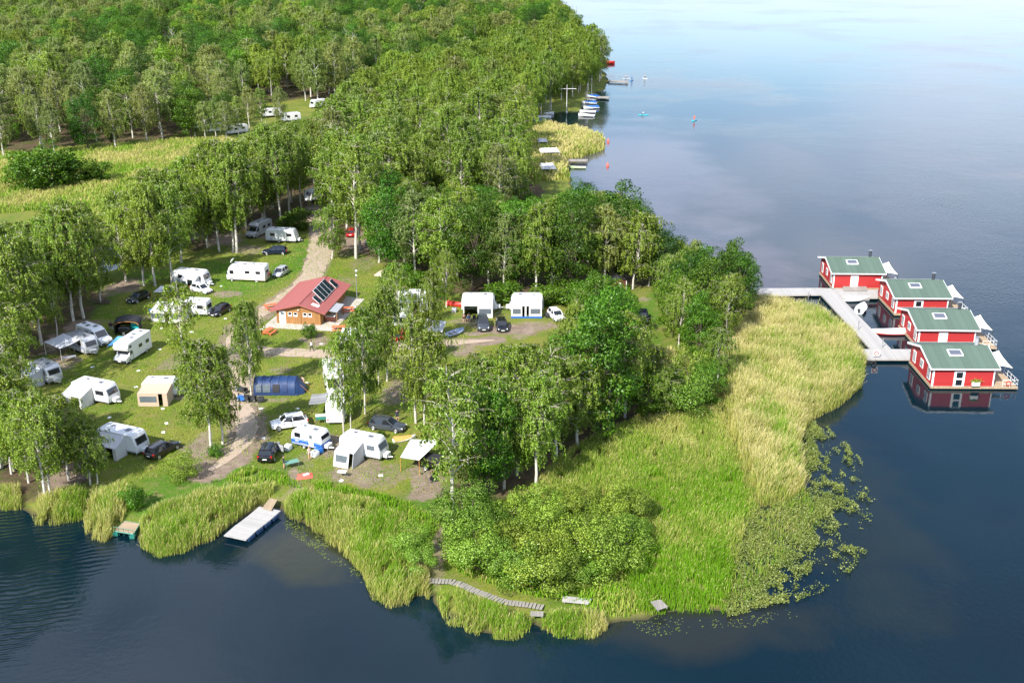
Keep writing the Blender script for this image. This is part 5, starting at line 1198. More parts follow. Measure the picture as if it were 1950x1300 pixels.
MB().prism([(1.6, .5), (1.65, 1.1), (1.2, 1.4), (-1.4, 1.4), (-1.65, 1.1), (-1.6, .5)], 1.7, .08).build('box', black, t); MB().box((0, 0, 1.46), (2.6, 1.5, .1)).build('folded_tent', blackcloth, t)
for s_ in (-1, 1): add_wheel(t, -.2, s_ * .87, .33, .18)
MB().tube([(1.5, .4, .45), (2.6, 0, .45)], .04, 5).build('drawbar', steel, t)

# ================================================================== WASH HOUSE WITH RED ROOF
fl, fr = Vector(G(528, 615.5)), Vector(G(611, 619.6)); yaw = math.atan2(fr.y - fl.y, fr.x - fl.x); BW = (fr - fl).length; BD = 13.6
bld = thing('wash_house', 'brown wooden building with a red gable roof and solar panels', 'building', fl, yaw)
EH, RH = 2.35, 3.35; cxr = BW * .56
MB().loft([[(0, y_, 0), (BW, y_, 0), (BW, y_, EH), (cxr, y_, RH), (0, y_, EH)] for y_ in (0, BD)]).build('wall', brownboards, bld)
def roofz(x_): return EH + (RH - EH) * (x_ / cxr if x_ < cxr else (BW - x_) / (BW - cxr))
lx, rx_ = -.9, BW + 1.0
zl, zr = roofz(0) - .9 * (RH - EH) / cxr, roofz(BW) - 1.0 * (RH - EH) / (BW - cxr)
rf = MB().slab([(lx, -.55, zl + .03), (cxr, -.55, RH + .03), (cxr, BD + .5, RH + .03), (lx, BD + .5, zl + .03)], .07, (0, 0, 1)).build('roof', redroof, bld)
MB().slab([(cxr, -.55, RH + .03), (rx_, -.55, zr + .03), (rx_, BD + .5, zr + .03), (cxr, BD + .5, RH + .03)], .07, (0, 0, 1)).build('roof', redroof, bld)
MB().tube([(cxr, -.57, RH + .10), (cxr, BD + .52, RH + .10)], .10, 6).build('ridge_cap', redroof, rf)
for a, b in (((lx, zl), (cxr, RH)), ((cxr, RH), (rx_, zr))): MB().slab([(a[0], -.58, a[1] - .10), (b[0], -.58, b[1] - .10), (b[0], -.58, b[1] + .09), (a[0], -.58, a[1] + .09)], .025, (0, -1, 0)).build('bargeboard', redroof, bld)
d_ = MB().box((.95, -.02, 1.05), (1.0, .06, 2.05)).build('door', whitepaint, bld); MB().box((.95, -.06, 1.7), (.55, .03, .35)).build('pane', glass2, d_)
for x_ in (2.15, 3.05, 4.55, 5.35):
    w_ = MB().box((x_, -.015, 1.60), (.62, .07, .66)).build('window', whitepaint, bld); MB().box((x_, -.058, 1.72), (.46, .03, .36)).build('pane', glass, w_)
for x_ in (0.08, 3.85, BW - .08): MB().box((x_, -.03, 1.2), (.16, .08, 2.35)).build('corner_board', brownboards, bld)
MB().lathe([(.12, 0), (.12, .12), (.02, .16)], 8, (3.55, -.10, 2.3)).build('wall_lamp', whitepaint, bld)
# solar collectors on a tilted frame on the right slope
def on_roof(u, v, lift): return (cxr + u, v, RH - u * (RH - EH) / (BW - cxr) + .10 + lift)
def solar_panel(u0, u1, v0, v1, l0, l1, m_):
    p_ = [on_roof(u0, v0, l0), on_roof(u1, v0, l1), on_roof(u1, v1, l1), on_roof(u0, v1, l0)]
    f = MB().slab(p_, .06).build('solar_panel', whitepaint, bld)
    q = [Vector(a) for a in p_]; c_ = sum(q, Vector()) / 4; nn = (q[1] - q[0]).cross(q[3] - q[0]).normalized()
    MB().slab([c_ + (a - c_) * .95 + nn * .062 for a in q], .01).build('cells', m_, f)
    for k in (0, 3): MB().tube([p_[k], (p_[k][0], p_[k][1], p_[k][2] - max(l0, .05))], .03, 4).build('strut', steel, f)
for k in range(4): solar_panel(.9, 2.55, 3.5 + k * 1.55, 5.0 + k * 1.55, 1.25, .12, solar)
solar_panel(1.3, 2.35, 2.0, 3.35, .75, .1, solar); solar_panel(1.5, 2.6, 10.2, 11.6, .85, .1, solar)
MB().box((cxr + 2.0, 1.3, RH - .55), (1.2, .9, .08), ry=.3).build('roof_plate', whitepaint, bld)
# lean-to over the outdoor sinks
lt = MB().slab([(BW + .15, 1.3, 2.05), (BW + 2.3, 1.3, 1.75), (BW + 2.3, 5.2, 1.75), (BW + .15, 5.2, 2.05)], .06, (0, 0, 1)).build('lean_to_roof', greypl, bld)
for y_ in (1.5, 5.0): MB().box((BW + 2.15, y_, .88), (.10, .10, 1.75)).build('post', brownboards, bld)
sk = MB().box((BW + .9, 2.2, .42), (1.5, .8, .84)).build('sink_block', brick, bld); MB().box((BW + .9, 2.2, .88), (1.6, .9, .07)).build('worktop', whitepaint, sk)
MB().box((BW + .02, 8.6, 1.1), (.06, 1.0, 2.0)).build('door', brownboards, bld)
# paved apron
ap = MB(); ap.slab([(-1.6, -2.2, .0), (BW + 2.6, -2.2, .0), (BW + 3.4, BD - .5, .0), (BW + .3, BD + .6, 0), (-.2, BD + .4, 0), (-1.4, 2.0, 0)], .07, (0, 0, 1))
apo = ap.build('pavement', concrete); apo.location = (fl.x, fl.y, LAND); apo.rotation_euler = (0, 0, yaw); tag(apo, kind='structure')
def bench(label, px, py, rot):
    x_, y_ = G(px, py); t = thing('picnic_table', label, 'picnic table', (x_, y_), rot)
    for k in range(5): MB().box((0, -.34 + .17 * k, .74), (2.0, .13, .05)).build('tabletop_slat', orangewood, t)
    for s_ in (-1, 1):
        for k in range(2): MB().box((0, s_ * (.68 + .16 * k), .44), (2.0, .13, .05)).build('seat_slat', orangewood, t)
    for sx in (-.7, .7):
        for s_ in (-1, 1): MB().tube([(sx, s_ * .68, 0), (sx, s_ * .25, .72)], .05, 4).build('leg', orangewood, t)
        MB().box((sx, 0, .38), (.08, 1.7, .09)).build('crossbar', orangewood, t)
bench('orange-red picnic table at the right corner of the paved apron', 645, 630, .1)
bench('orange-red picnic table left of the paved apron, tilted', 512, 636, 1.3)
bench('orange-red picnic table on the grass right of the building', 662, 594, .3)
bench('orange-red picnic table half hidden behind the building', 516, 588, .5)
def pole(label, px, py, h, arm):
    x_, y_ = G(px, py); t = thing('lamp_post' if not arm else 'mast', label, 'pole', (x_, y_), z=gz(x_, y_)); MB().tube([(0, 0, -.2), (0, 0, h)], [.09, .06], 8).build('post', whitepaint if arm else steel, t)
    if arm: MB().box((0, 0, h * .86), (arm, .10, .12)).build('crossarm', whitepaint, t); MB().lathe([(.35, 0), (.3, .9), (.1, 1.0)], 8).build('foot', whitepaint, t)
    else:
        MB().box((.1, -.05, h - .25), (.32, .22, .2)).build('floodlight', lamp, t); MB().box((.08, -.05, h - 1.0), (.24, .18, .18)).build('floodlight', lamp, t)
pole('grey lamp post right of the red-roofed building', 680, 570, 5.2, 0)
pole('tall white cross-armed mast beside the sailing boats', 1079, 211, 9.5, 6.0)
pole('white cross-armed mast in the clearing on the ridge', 963, 140, 6.5, 12.0)
# dark red hut at the wood's edge
x_, y_ = G(1176, 553); t = thing('garden_hut', 'dark red hut at the edge of the wood near the clearing', 'hut', (x_, y_), .25)
MB().loft([[(-1.1, k, 0), (1.1, k, 0), (1.1, k, 2.0), (0, k, 2.5), (-1.1, k, 2.0)] for k in (-1, 1)]).build('wall', boards('dark_red_boards', (0.10, 0.02, 0.018), 'X', .15), t)
for s_ in (-1, 1): MB().slab([(s_ * 1.3, -1.2, 1.95), (0, -1.2, 2.56), (0, 1.2, 2.56), (s_ * 1.3, 1.2, 1.95)], .06, (0, 0, 1)).build('roof', plastic, t)
MB().box((.05, -1.02, 1.25), (.4, .05, .9)).build('notice', whitepaint, t); MB().box((1.14, -1.02, 1.0), (.1, .08, 2.0)).build('corner_board', whitepaint, t)

# ================================================================== FLOATING HOUSES AND JETTY
h4 = [Vector(G(a, b, .4)) for a, b in ((1781.5, 736), (1897, 737), (1733, 688))]
HY = math.atan2(h4[1].y - h4[0].y, h4[1].x - h4[0].x)
gd = h4[2] - h4[0]; HD = abs(-math.sin(HY) * gd.x + math.cos(HY) * gd.y); HW = (h4[1] - h4[0]).length + .1
def houseboat(label, blpx, n):
    """origin = back left corner of the house at the float"""
    x_, y_ = G(*blpx, .4); root = thing('floating_house', label, 'floating house', (x_, y_), HY + (0, .012, -.01, .006)[n], 0.0)
    D, W_, zb, eh = HD, HW, .42, 2.8; rh = eh + 1.25; cy = -D / 2
    MB().box((W_ / 2 + 1.6, -D / 2, .28), (W_ + 3.5, D + .2, .22)).build('float', tanwood, root)
    for k in range(6): MB().wheel((.9 + k * 2.0, -D / 2, -.05), .3, D * .96, 8).build('pontoon', plastic, root)
    MB().loft([[(x, 0, zb), (x, -D, zb), (x, -D, zb + eh), (x, cy, zb + rh), (x, 0, zb + eh)] for x in (0, W_)]).build('wall', redwall, root)
    ov, sl = .45, (rh - eh) / (D / 2)
    for s_, nm in ((-1, 'roof'), (1, 'roof')):
        ye = cy + s_ * (D / 2 + ov); ze = zb + rh - sl * (D / 2 + ov)
        r_ = MB().slab([(-.5, cy, zb + rh + .02), (W_ + .45, cy, zb + rh + .02), (W_ + .45, ye, ze + .02), (-.5, ye, ze + .02)], .10, (0, 0, 1)).build(nm, greenroof, root)
        MB().box((W_ / 2 - .02, ye + s_ * .04, ze + .02), (W_ + 1.0, .09, .17)).build('gutter', whitepaint, r_)
        for x in (-.52, W_ + .46): MB().slab([(x, cy, zb + rh - .16), (x, ye, ze - .16), (x, ye, ze + .135), (x, cy, zb + rh + .135)], .05, (-1 if x < 0 else 1, 0, 0)).build('bargeboard', whitepaint, r_)
        if s_ < 0:
            def rp(u, v, lift): return (u, cy - v, zb + rh + .12 - sl * v + lift)
            f = MB().slab([rp(2.7, 1.0, 0), rp(2.7, 2.3, 0), rp(4.6, 2.3, 0), rp(4.6, 1.0, 0)], .12, (0, 0, 1)).build('skylight', whitepaint, root)
            MB().slab([rp(2.85, 1.12, .125), rp(2.85, 2.18, .125), rp(4.45, 2.18, .125), rp(4.45, 1.12, .125)], .01, (0, 0, 1)).build('pane', skyglass, f)
    MB().tube([(-.5, cy, zb + rh + .12), (W_ + .45, cy, zb + rh + .12)], .07, 6).build('ridge_cap', greenroof, root)
    ch = MB().tube([(W_ - 1.0, cy + .35, zb + rh - .4), (W_ - 1.0, cy + .35, zb + rh + 1.15)], .26, 10).build('chimney', greypl if n == 3 else darkgrey, root); MB().lathe([(.34, 0), (.34, .06), (.05, .16)], 10, (W_ - 1.0, cy + .35, zb + rh + 1.2)).build('chimney_cap', steel, ch)
    for v, w_, h_, zc in ((1.5, .75, 1.35, 1.35), (D / 2, .8, .85, 1.55), (D - 1.5, .75, 1.35, 1.35)):
        f = MB().box((-.02, -v, zb + zc), (.08, w_ + .36, h_ + .34)).build('window', whitepaint, root); MB().box((-.065, -v, zb + zc), (.03, w_, h_)).build('pane', glass2, f)
        MB().box((-.085, -v, zb + zc), (.02, .06, h_)).build('glazing_bar', whitepaint, f)
    dx_ = W_ * .43
    if n in (0, 2): d_ = MB().box((dx_, -D - .03, zb + 1.15), (1.3, .08, 2.28)).build('door', whitepaint, root); MB().box((dx_ + .4, -D - .085, zb + 1.05), (.06, .05, .2)).build('handle', steel, d_)
    else:
        f = MB().box((dx_, -D - .02, zb + 1.14), (1.45, .08, 2.26)).build('window', whitepaint, root)
        for z_ in (.62, 1.68): MB().box((dx_, -D - .065, zb + z_), (.85, .03, .82)).build('pane', glass, f)
    for x in (.07, W_ - .07): MB().box((x, -D - .02, zb + eh / 2), (.16, .06, eh)).build('corner_board', whitepaint, root)
    MB().box((-.025, -D + .1, zb + eh / 2), (.05, .16, eh)).build('corner_board', whitepaint, root)
    MB().box((W_ / 2, -D - .05, zb + .04), (W_ + .1, .08, .10)).build('base_rail', tanwood, root); MB().box((-.05, -D / 2, zb + .04), (.08, D, .10)).build('base_rail', tanwood, root)
    if n in (1, 3):
        p_ = MB().box((W_ * .70, -D - .26, zb + .55), (1.0, .4, .5)).build('planter', whitepaint, root)
        rg = np.random.default_rng(n); C = rg.normal(size=(400, 3)) * np.array([.30, .12, .12]) + np.array([W_ * .70, -D - .26, zb + .92]); V, F = leaves(C, unit(rg.normal(size=(400, 3))), np.full(400, .14), np.full(400, .1), rg)
        np_obj('flowers', V, F, leaf_bush, rg.random(1600), p_)
    # terrace with railing and sail
    X0, X1 = W_ + .05, W_ + 3.25
    for pts in ([(X0 + 1.2, -D, 0), (X1, -D, 0)], [(X1, -D, 0), (X1, 0, 0)]):
        a, b_ = Vector(pts[0]), Vector(pts[1]); k = max(2, int((b_ - a).length / 1.1))
        for i in range(k + 1): q = a.lerp(b_, i / k); MB().tube([(q.x, q.y, .4), (q.x, q.y, 1.4)], .025, 4).build('railing_post', whitepaint, root)
        for z_ in (.85, 1.4): MB().tube([(a.x, a.y, z_), (b_.x, b_.y, z_)], .025, 4).build('handrail', whitepaint, root)
    MB().slab([(X0 + .05, -2.2, .42), (X1 - .3, -2.2, .42), (X1 - .3, -2.25, 1.3), (X0 + .05, -2.25, 1.3)], .04).build('windbreak', whitepaint, root)
    A_, B_, C_, D_ = Vector((W_ + .3, -D * .70, 2.5)), Vector((X1 + .1, -D * .74, 2.2)), Vector((X1 - .5, -D * .32, 3.3)), Vector((W_ + .3, -D * .32, 2.7)); rows = []; N_ = 8
    for i in range(N_ + 1):
        row = []
        for j in range(N_ + 1):
            u, v = i / N_, j / N_; pu = .12 * 4 * v * (1 - v); pv = .12 * 4 * u * (1 - u)
            uu = u + (0.5 - u) * pu; vv = v + (0.5 - v) * pv
            q = A_ * (1 - uu) * (1 - vv) + B_ * uu * (1 - vv) + C_ * uu * vv + D_ * (1 - uu) * vv; row.append((q.x, q.y, q.z - .5 * 4 * u * (1 - u) * v * (1 - v)))
        rows.append(row + [(a, b_, c - .02) for a, b_, c in reversed(row)])
    sl_ = MB().loft(rows).build('shade_sail', sailcloth, root, 60)
    for q in (B_, C_): MB().tube([(q.x, q.y, .4), (q.x, q.y, q.z + .15)], .05, 6).build('sail_post', darkgrey, root)
    for k, (x, y) in enumerate(((W_ + 1.0, -D * .35), (W_ + 1.6, -D * .5), (W_ + 1.0, -D * .62))): MB().box((x, y, .75), (.5, .5, .08)).build('stool', (bluepaint, redpaint, whitepaint)[(k + n) % 3], root)
    MB().box((W_ + 1.2, -D * .48, 1.05), (.8, 1.0, .06)).build('table', whitepaint, root)
    if n in (0, 3):
        b = MB(); 
        for k in range(12):
            a0, a1 = 2 * math.pi * k / 12, 2 * math.pi * (k + 1) / 12; b.tube([(W_ + 2.0 + .3 * math.cos(a0), -D - .06, .95 + .3 * math.sin(a0)), (W_ + 2.0 + .3 * math.cos(a1), -D - .06, .95 + .3 * math.sin(a1))], .07, 5)
        b.build('life_ring', redpaint, root)
    return root
houseboat('red floating house furthest from the camera, beside the wide jetty platform', (1561.5, 518.5), 0)
houseboat('red floating house second from the back, with a small front window', (1672, 563), 1)
houseboat('red floating house second from the front, with a plain white door', (1712.5, 619.5), 2)
houseboat('red floating house nearest the camera, with a planter on its front wall', (1733, 688), 3)

def deckpoly(name, pts_px, z, th, mat, parent, rot, ctr):
    """deck section from its outline, in the parent's axes so the boards run across it"""
    c, s_ = math.cos(-rot), math.sin(-rot); out = []
    for a, b in pts_px:
        x, y = G(a, b, z); x -= ctr[0]; y -= ctr[1]; out.append((x * c - y * s_, x * s_ + y * c, z - th))
    return MB().slab(out, th, (0, 0, 1)).build(name, mat, parent)
c0 = G(1600, 560, .6); jt = thing('jetty', 'long pale wooden floating jetty linking the red houses to land', 'jetty', c0, HY, 0.0)
deckpoly('deck', [(1395, 549), (1562, 548), (1672, 552), (1672, 566), (1602, 566), (1562, 560), (1395, 562)], .60, .28, deckwood, jt, HY, c0)
deckpoly('deck', [(1563, 560.2), (1601, 566.2), (1697, 664), (1658, 664)], .595, .28, greywood if False else deckwood, jt, HY, c0)
deckpoly('deck', [(1622, 664.2), (1735, 664.5), (1733, 683), (1645, 683)], .60, .28, deckwood, jt, HY, c0)
deckpoly('gangway', [(1605, 545), (1650, 545), (1652, 553), (1607, 553)], .78, .12, greywood, jt, HY, c0)
for a, b, d, e in ((1400, 556, 1662, 559), (1582, 565, 1675, 660), (1628, 673, 1728, 674)):
    A_, B_ = Vector(G(a, b, .2)), Vector(G(d, e, .2)); n = max(3, int((B_ - A_).length / 3))
    for i in range(n):
        q = A_.lerp(B_, (i + .5) / n) - Vector(c0); cc, ss = math.cos(-HY), math.sin(-HY); MB().box((q.x * cc - q.y * ss, q.x * ss + q.y * cc, .10), (1.6, 1.5, .42), rz=.3).build('float', plastic, jt)
for a, b, h_ in ((1451, 555, 1.6), (1584, 552, 1.5), (1640, 575, .01), (1540, 563, .8), (1634, 628, 1.5), (1680, 662, 1.5)):
    x, y = G(a, b, .6); q = Vector((x, y)) - Vector(c0); cc, ss = math.cos(-HY), math.sin(-HY); MB().tube([(q.x * cc - q.y * ss, q.x * ss + q.y * cc, -.6), (q.x * cc - q.y * ss, q.x * ss + q.y * cc, .6 + h_)], .06, 6).build('mooring_post', steel, jt)
x, y = G(1668, 681, .6); t = thing('life_ring_stand', 'red and white life ring board on the near end of the jetty', 'life ring', (x, y), 0, .6); MB().box((0, 0, .7), (.9, .06, .9)).build('board', whitepaint, t)
b = MB()
for k in range(14):
    a0, a1 = 2 * math.pi * k / 14, 2 * math.pi * (k + 1) / 14; b.tube([(.3 * math.cos(a0), -.06, .7 + .3 * math.sin(a0)), (.3 * math.cos(a1), -.06, .7 + .3 * math.sin(a1))], .06, 5)
b.build('ring', redpaint, t); MB().tube([(0, .05, 0), (0, .05, .7)], .03, 5).build('post', steel, t)
x, y = G(1664, 694, 0); t = thing('swim_ladder', 'dark swim ladder with a tyre fender hanging at the jetty end', 'ladder', (x, y + .2), 0, 0)
for s_ in (-.9, .3): MB().tube([(s_, 0, -.3), (s_, 0, .7)], .035, 5).build('rail', plastic, t)
for z_ in (-.05, .18, .40): MB().tube([(-.9, 0, z_), (.3, 0, z_)], .03, 4).build('rung', plastic, t)
b = MB()
for k in range(12):
    a0, a1 = 2 * math.pi * k / 12, 2 * math.pi * (k + 1) / 12; b.tube([(.3 * math.cos(a0), -.14, .2 + .3 * math.sin(a0)), (.3 * math.cos(a1), -.14, .2 + .3 * math.sin(a1))], .09, 6)
b.build('tyre', rubber, t)
# white swimming float with gangway
def platform(name, label, quad, z, deckm, floatm, bands):
    c_ = np.mean([G(a, b, z) for a, b in quad], 0); q = [Vector((*G(a, b, z), 0)) - Vector((*c_, 0)) for a, b in quad]; rot = math.atan2(q[2].y - q[1].y, q[2].x - q[1].x)
    root = thing(name, label, 'swimming platform', c_, rot, 0.0); m = Matrix.Rotation(-rot, 3, 'Z'); q = [m @ a for a in q]; n = bands
    for k in range(n):
        f0, f1 = k / n, (k + 1) / n - .006
        pts = [q[0].lerp(q[3], f0), q[1].lerp(q[2], f0), q[1].lerp(q[2], f1), q[0].lerp(q[3], f1)]
        tilt = [.05, -.02, .03][k % 3] if n > 2 else 0
        MB().slab([(a.x, a.y, z - .10 + (tilt if i in (2, 3) else -tilt)) for i, a in enumerate(pts)], .10, (0, 0, 1)).build('deck_section', deckm, root)
    for side in ((q[0], q[3]), (q[1], q[2])):
        for k in range(4): a = side[0].lerp(side[1], .1 + .26 * k); b_ = sum(q, Vector()) / 4; a = a.lerp(b_, .12); MB().box((a.x, a.y, z - .30), (1.1, .5, .36)).build('float', floatm, root)
    return root, q
pf, q = platform('swimming_platform', 'white slatted swimming float with blue floats by the reeds', [(426, 1018), (468, 1027), (535, 972), (494, 964)], .55, deckwood, M('faded_blue_float', (0.03, 0.07, 0.16), .6), 3)
gq = [(500, 967), (517, 972), (528, 952), (514, 949)]; c_ = np.mean([G(a, b, .7) for a, b in gq], 0); g_ = thing('gangway', 'small wooden gangway leading onto the white swimming float', 'gangway', c_, 0, 0)
MB().slab([(*(np.array(G(a, b, .68)) - c_), .68) for a, b in gq], .08, (0, 0, 1)).build('planks', tanwood, g_)
pf2, q = platform('swimming_platform', 'small green-edged swimming platform between the reeds', [(217, 1010), (254, 1016), (267, 996), (238, 991)], .55, tanwood, greenpaint, 1)
for a, b_ in ((0, 1), (1, 2), (2, 3)): MB().tube([(q[a].x, q[a].y, .5), (q[b_].x, q[b_].y, .5)], .07, 5).build('edge_rail', greenpaint, pf2)
for k in range(5): a = q[0].lerp(q[1], k / 4); MB().tube([(a.x, a.y, .1), (a.x, a.y, 1.0)], .025, 4).build('railing_post', greenpaint, pf2)
MB().tube([(q[0].x, q[0].y, 1.0), (q[1].x, q[1].y, 1.0)], .025, 4).build('handrail', greenpaint, pf2)
# board path along the spit
bw = [(815, 1107), (860, 1109), (882, 1116), (906, 1127), (932, 1137), (962, 1148), (1000, 1152), (1035, 1158)]
W3 = [Vector(G(a, b)) for a, b in bw]; t = thing('boardwalk', 'weathered plank path curving along the tip of the spit', 'boardwalk', W3[3])
plank_me = MB().box((0, 0, 0), (.26, .8, .05)).mesh('plank', greywood)
for a, b in zip(W3[:-1], W3[1:]):
    n = max(2, int((b - a).length / .30)); an = math.atan2(b.y - a.y, b.x - a.x)
    for k in range(n):
        p_ = a.lerp(b, (k + .5) / n) - W3[3]; o = link('plank', plank_me, t); o.location = (p_.x, p_.y, .12 + random.uniform(-.02, .02)); o.rotation_euler = (random.uniform(-.04, .04), random.uniform(-.04, .04), an + random.uniform(-.09, .09))
def raft(label, quad, mat, name='landing_stage'):
    c_ = np.mean([G(a, b) for a, b in quad], 0); t = thing(name, label, 'landing stage', c_, 0, LAND); q = [Vector((*(np.array(G(a, b)) - c_), .25)) for a, b in quad]; n = 7
    for k in range(n): f0, f1 = k / n, (k + .85) / n; MB().slab([q[0].lerp(q[3], f0), q[1].lerp(q[2], f0), q[1].lerp(q[2], f1), q[0].lerp(q[3], f1)], .06, (0, 0, 1)).build('plank', mat, t)
    for a in (.1, .9): p0, p1 = q[0].lerp(q[1], a), q[3].lerp(q[2], a); MB().tube([(p0.x, p0.y, .18), (p1.x, p1.y, .18)], .06, 4).build('beam', greywood, t)
raft('pale wooden landing stage on the spit beside the plank path', [(1072, 1139), (1128, 1145), (1120, 1155), (1070, 1150)], deckwood)
raft('grey slatted grating at the right tip of the spit', [(1238, 1150), (1258, 1146), (1272, 1160), (1252, 1167)], greywood)
raft('small plank step at the water below the plank path', [(1010, 1168), (1035, 1169), (1034, 1178), (1010, 1177)], greywood)

# ================================================================== BOATS
def hull_mesh(b, L, W, H, bow=.35, z0=-.08):
    rings = []
    for i in range(9):
        f = i / 8; x = -L / 2 + L * f; w = W / 2 * (min(1, .82 + f * .6) if f < .4 else (1 - ((f - .4) / .6) ** 2.2)) + .02; s_ = H + bow * f ** 3
        rings.append([(x, -w, s_), (x, -w * .92, s_ * .45), (x, -w * .45, z0 + .1 * f ** 3), (x, w * .45, z0 + .1 * f ** 3), (x, w * .92, s_ * .45), (x, w, s_), (x, w * .8, s_), (x, w * .6, s_ * .5), (x, -w * .6, s_ * .5), (x, -w * .8, s_)])
    return b.loft(rings)
def boat(name, label, px, py, rot, L, W, H, hullm, cover=None, mast=0, seats=0, motor=False, group=None, low=None, cat='boat', z=0.0):
    x, y = G(px, py, z); t = thing(name, label, cat, (x, y), rot, z, group); hull_mesh(MB(), L, W, H).build('hull', hullm, t, 30)
    if low: hull_mesh(MB(), L * .985, W * 1.03, H * .45, .1).build('lower_hull', low, t, 30)
    if cover:
        rows = []
        for i in range(7):
            f = i / 6; x_ = -L * .46 + L * .80 * f; w_ = W / 2 * (1.02 if f < .5 else 1.02 - (f - .5) * 1.3); rows.append([(x_, -w_, H + .04), (x_, -w_ * .5, H + .32 - .1 * f), (x_, 0, H + .5 - .15 * f), (x_, w_ * .5, H + .32 - .1 * f), (x_, w_, H + .04)])
        MB().loft(rows).build('cover', cover, t, 60)
    for k in range(seats): MB().box((-L * .25 + k * L * .25, 0, H * .75), (.28, W * .82, .05)).build('seat', tanwood if not motor else greypl, t)
    if mast:
        m_ = MB().tube([(L * .12, 0, H * .5), (L * .12, 0, mast)], [.09, .06], 6).build('mast', steel, t); MB().tube([(L * .12, 0, H + .75), (-L * .35, 0, H + .7)], .04, 5).build('boom', steel, m_)
        for e in ((L * .48, 0), (-L * .1, W * .48), (-L * .1, -W * .48)): MB().tube([(L * .12, 0, mast * .95), (e[0], e[1], H)], .012, 3).build('stay', steel, m_)
    if seats: MB().box((-L * .05, 0, H * .42), (L * .7, W * .5, .04)).build('floor', greypl, t)
    if motor: MB().box((-L / 2 - .15, 0, H + .12), (.32, .34, .5)).build('outboard_motor', plastic, t)
    return t
boat('motor_boat', 'small white motor boat between the jetty and the red houses', 1640, 591, 1.1, 4.2, 1.75, .55, white, seats=2, motor=True)
boat('motor_boat', 'white boat with a dark red hull lying below the second house', 1694, 636, math.pi + .02, 5.6, 1.7, .55, white, offwhite, low=redpaint)
boat('dinghy', 'white covered dinghy moored under the wide jetty platform', 1630, 573, .1, 4.6, 1.6, .45, white, offwhite)
for i, (px, py, r_, c_, ms) in enumerate(((1129, 186, 2.5, bluepaint, 7.5), (1122, 198, 2.9, bluepaint, 7.0), (1126, 207, 3.25, bluepaint, 0), (1119, 215, 3.0, None, 7.0), (1116, 222, 2.75, None, 0))):
    boat('sailing_boat', ('blue-covered sailing boat, furthest in the row by the mast', 'blue-covered sailing boat, second in the row by the mast', 'blue-covered boat without a mast in the middle of the row', 'open white sailing boat, fourth in the row by the mast', 'white open boat nearest in the row by the mast')[i], px, py, r_, 5.2, 1.9, .6, white, c_, ms, 2 if not c_ else 0, group='boats moored beside the white mast')
for i, (px, py, r_, c_, ms) in enumerate(((1042, 219, .5, None, 7.0), (1036, 226, .4, offwhite, 7.0), (1026, 233, .35, bluepaint, 0))):
    boat('sailing_boat', ('white masted boat under the trees across the inlet, furthest of three', 'pale covered masted boat under the trees, middle of three', 'blue-covered boat under the trees, nearest of three')[i], px, py, r_, 5.0, 1.9, .6, white, c_, ms, group='boats under the trees by the inlet')
for i, (px, py, r_) in enumerate(((1078, 47, .3), (1086, 50, .2), (1094, 52, .1))): boat('sailing_yacht', ('white sailing yacht at the far shore, left of three', 'white sailing yacht at the far shore, middle of three', 'white sailing yacht at the far shore, right of three')[i], px, py, r_, 9.0, 2.8, 1.0, white, offwhite, 12.0)
boat('rowing_boat', 'light green rowing boat beside the little bay jetty', 1099, 321, 3.1, 4.4, 1.4, .4, M('light_green_paint', (0.42, 0.55, 0.30), .5), seats=2)
boat('rowing_boat', 'red boat drifting furthest out beyond the point', 1160, 122, .1, 5.0, 2.2, .9, redpaint, redpaint)
boat('kayak', 'red kayak lying beside the deep white awning', 869, 583, -.35, 3.6, .95, .38, redpaint, redpaint, z=LAND, cat='kayak')
b_ = boat('inflatable_boat', 'grey-blue inflatable boat lying on the grass by the path', 868, 636, .75, 3.4, 1.6, .40, M('pale_blue_rubber', (0.35, 0.42, 0.55), .5), seats=2, z=LAND)
boat('inflatable_boat', 'white and orange inflatable lying behind the white tarp shelter', 770, 838, .35, 2.8, 1.1, .22, white, orange, z=LAND)
def pier(label, quad, z=.5):
    c_ = np.mean([G(a, b, z) for a, b in quad], 0); t = thing('small_pier', label, 'pier', c_, 0, 0); q = [Vector((*(np.array(G(a, b, z)) - c_), z)) for a, b in quad]
    MB().slab(q, .12, (0, 0, 1)).build('deck', greywood, t)
    for a in q: MB().tube([(a.x * .9, a.y * .9, -.6), (a.x * .9, a.y * .9, z + .3)], .08, 5).build('pile', bark_d, t)
pier('thin grey pier at the point beyond the mast', [(1158, 153), (1196, 155), (1196, 158), (1158, 156)]); pier('pale pier beside the moored sailing boats', [(1135, 184), (1160, 184.5), (1160, 188), (1136, 187.5)])
pier('dark little pier in the reed bay', [(1083, 304), (1119, 304), (1119, 308), (1083, 308)]); pier('long pier with the far sailing yachts', [(1094, 54), (1113, 53.5), (1113, 55), (1094, 55.8)])
raft('white board lying in the reeds left of the pavilion', [(990, 318), (1015, 317), (1016, 320), (990, 321)], deckwood)
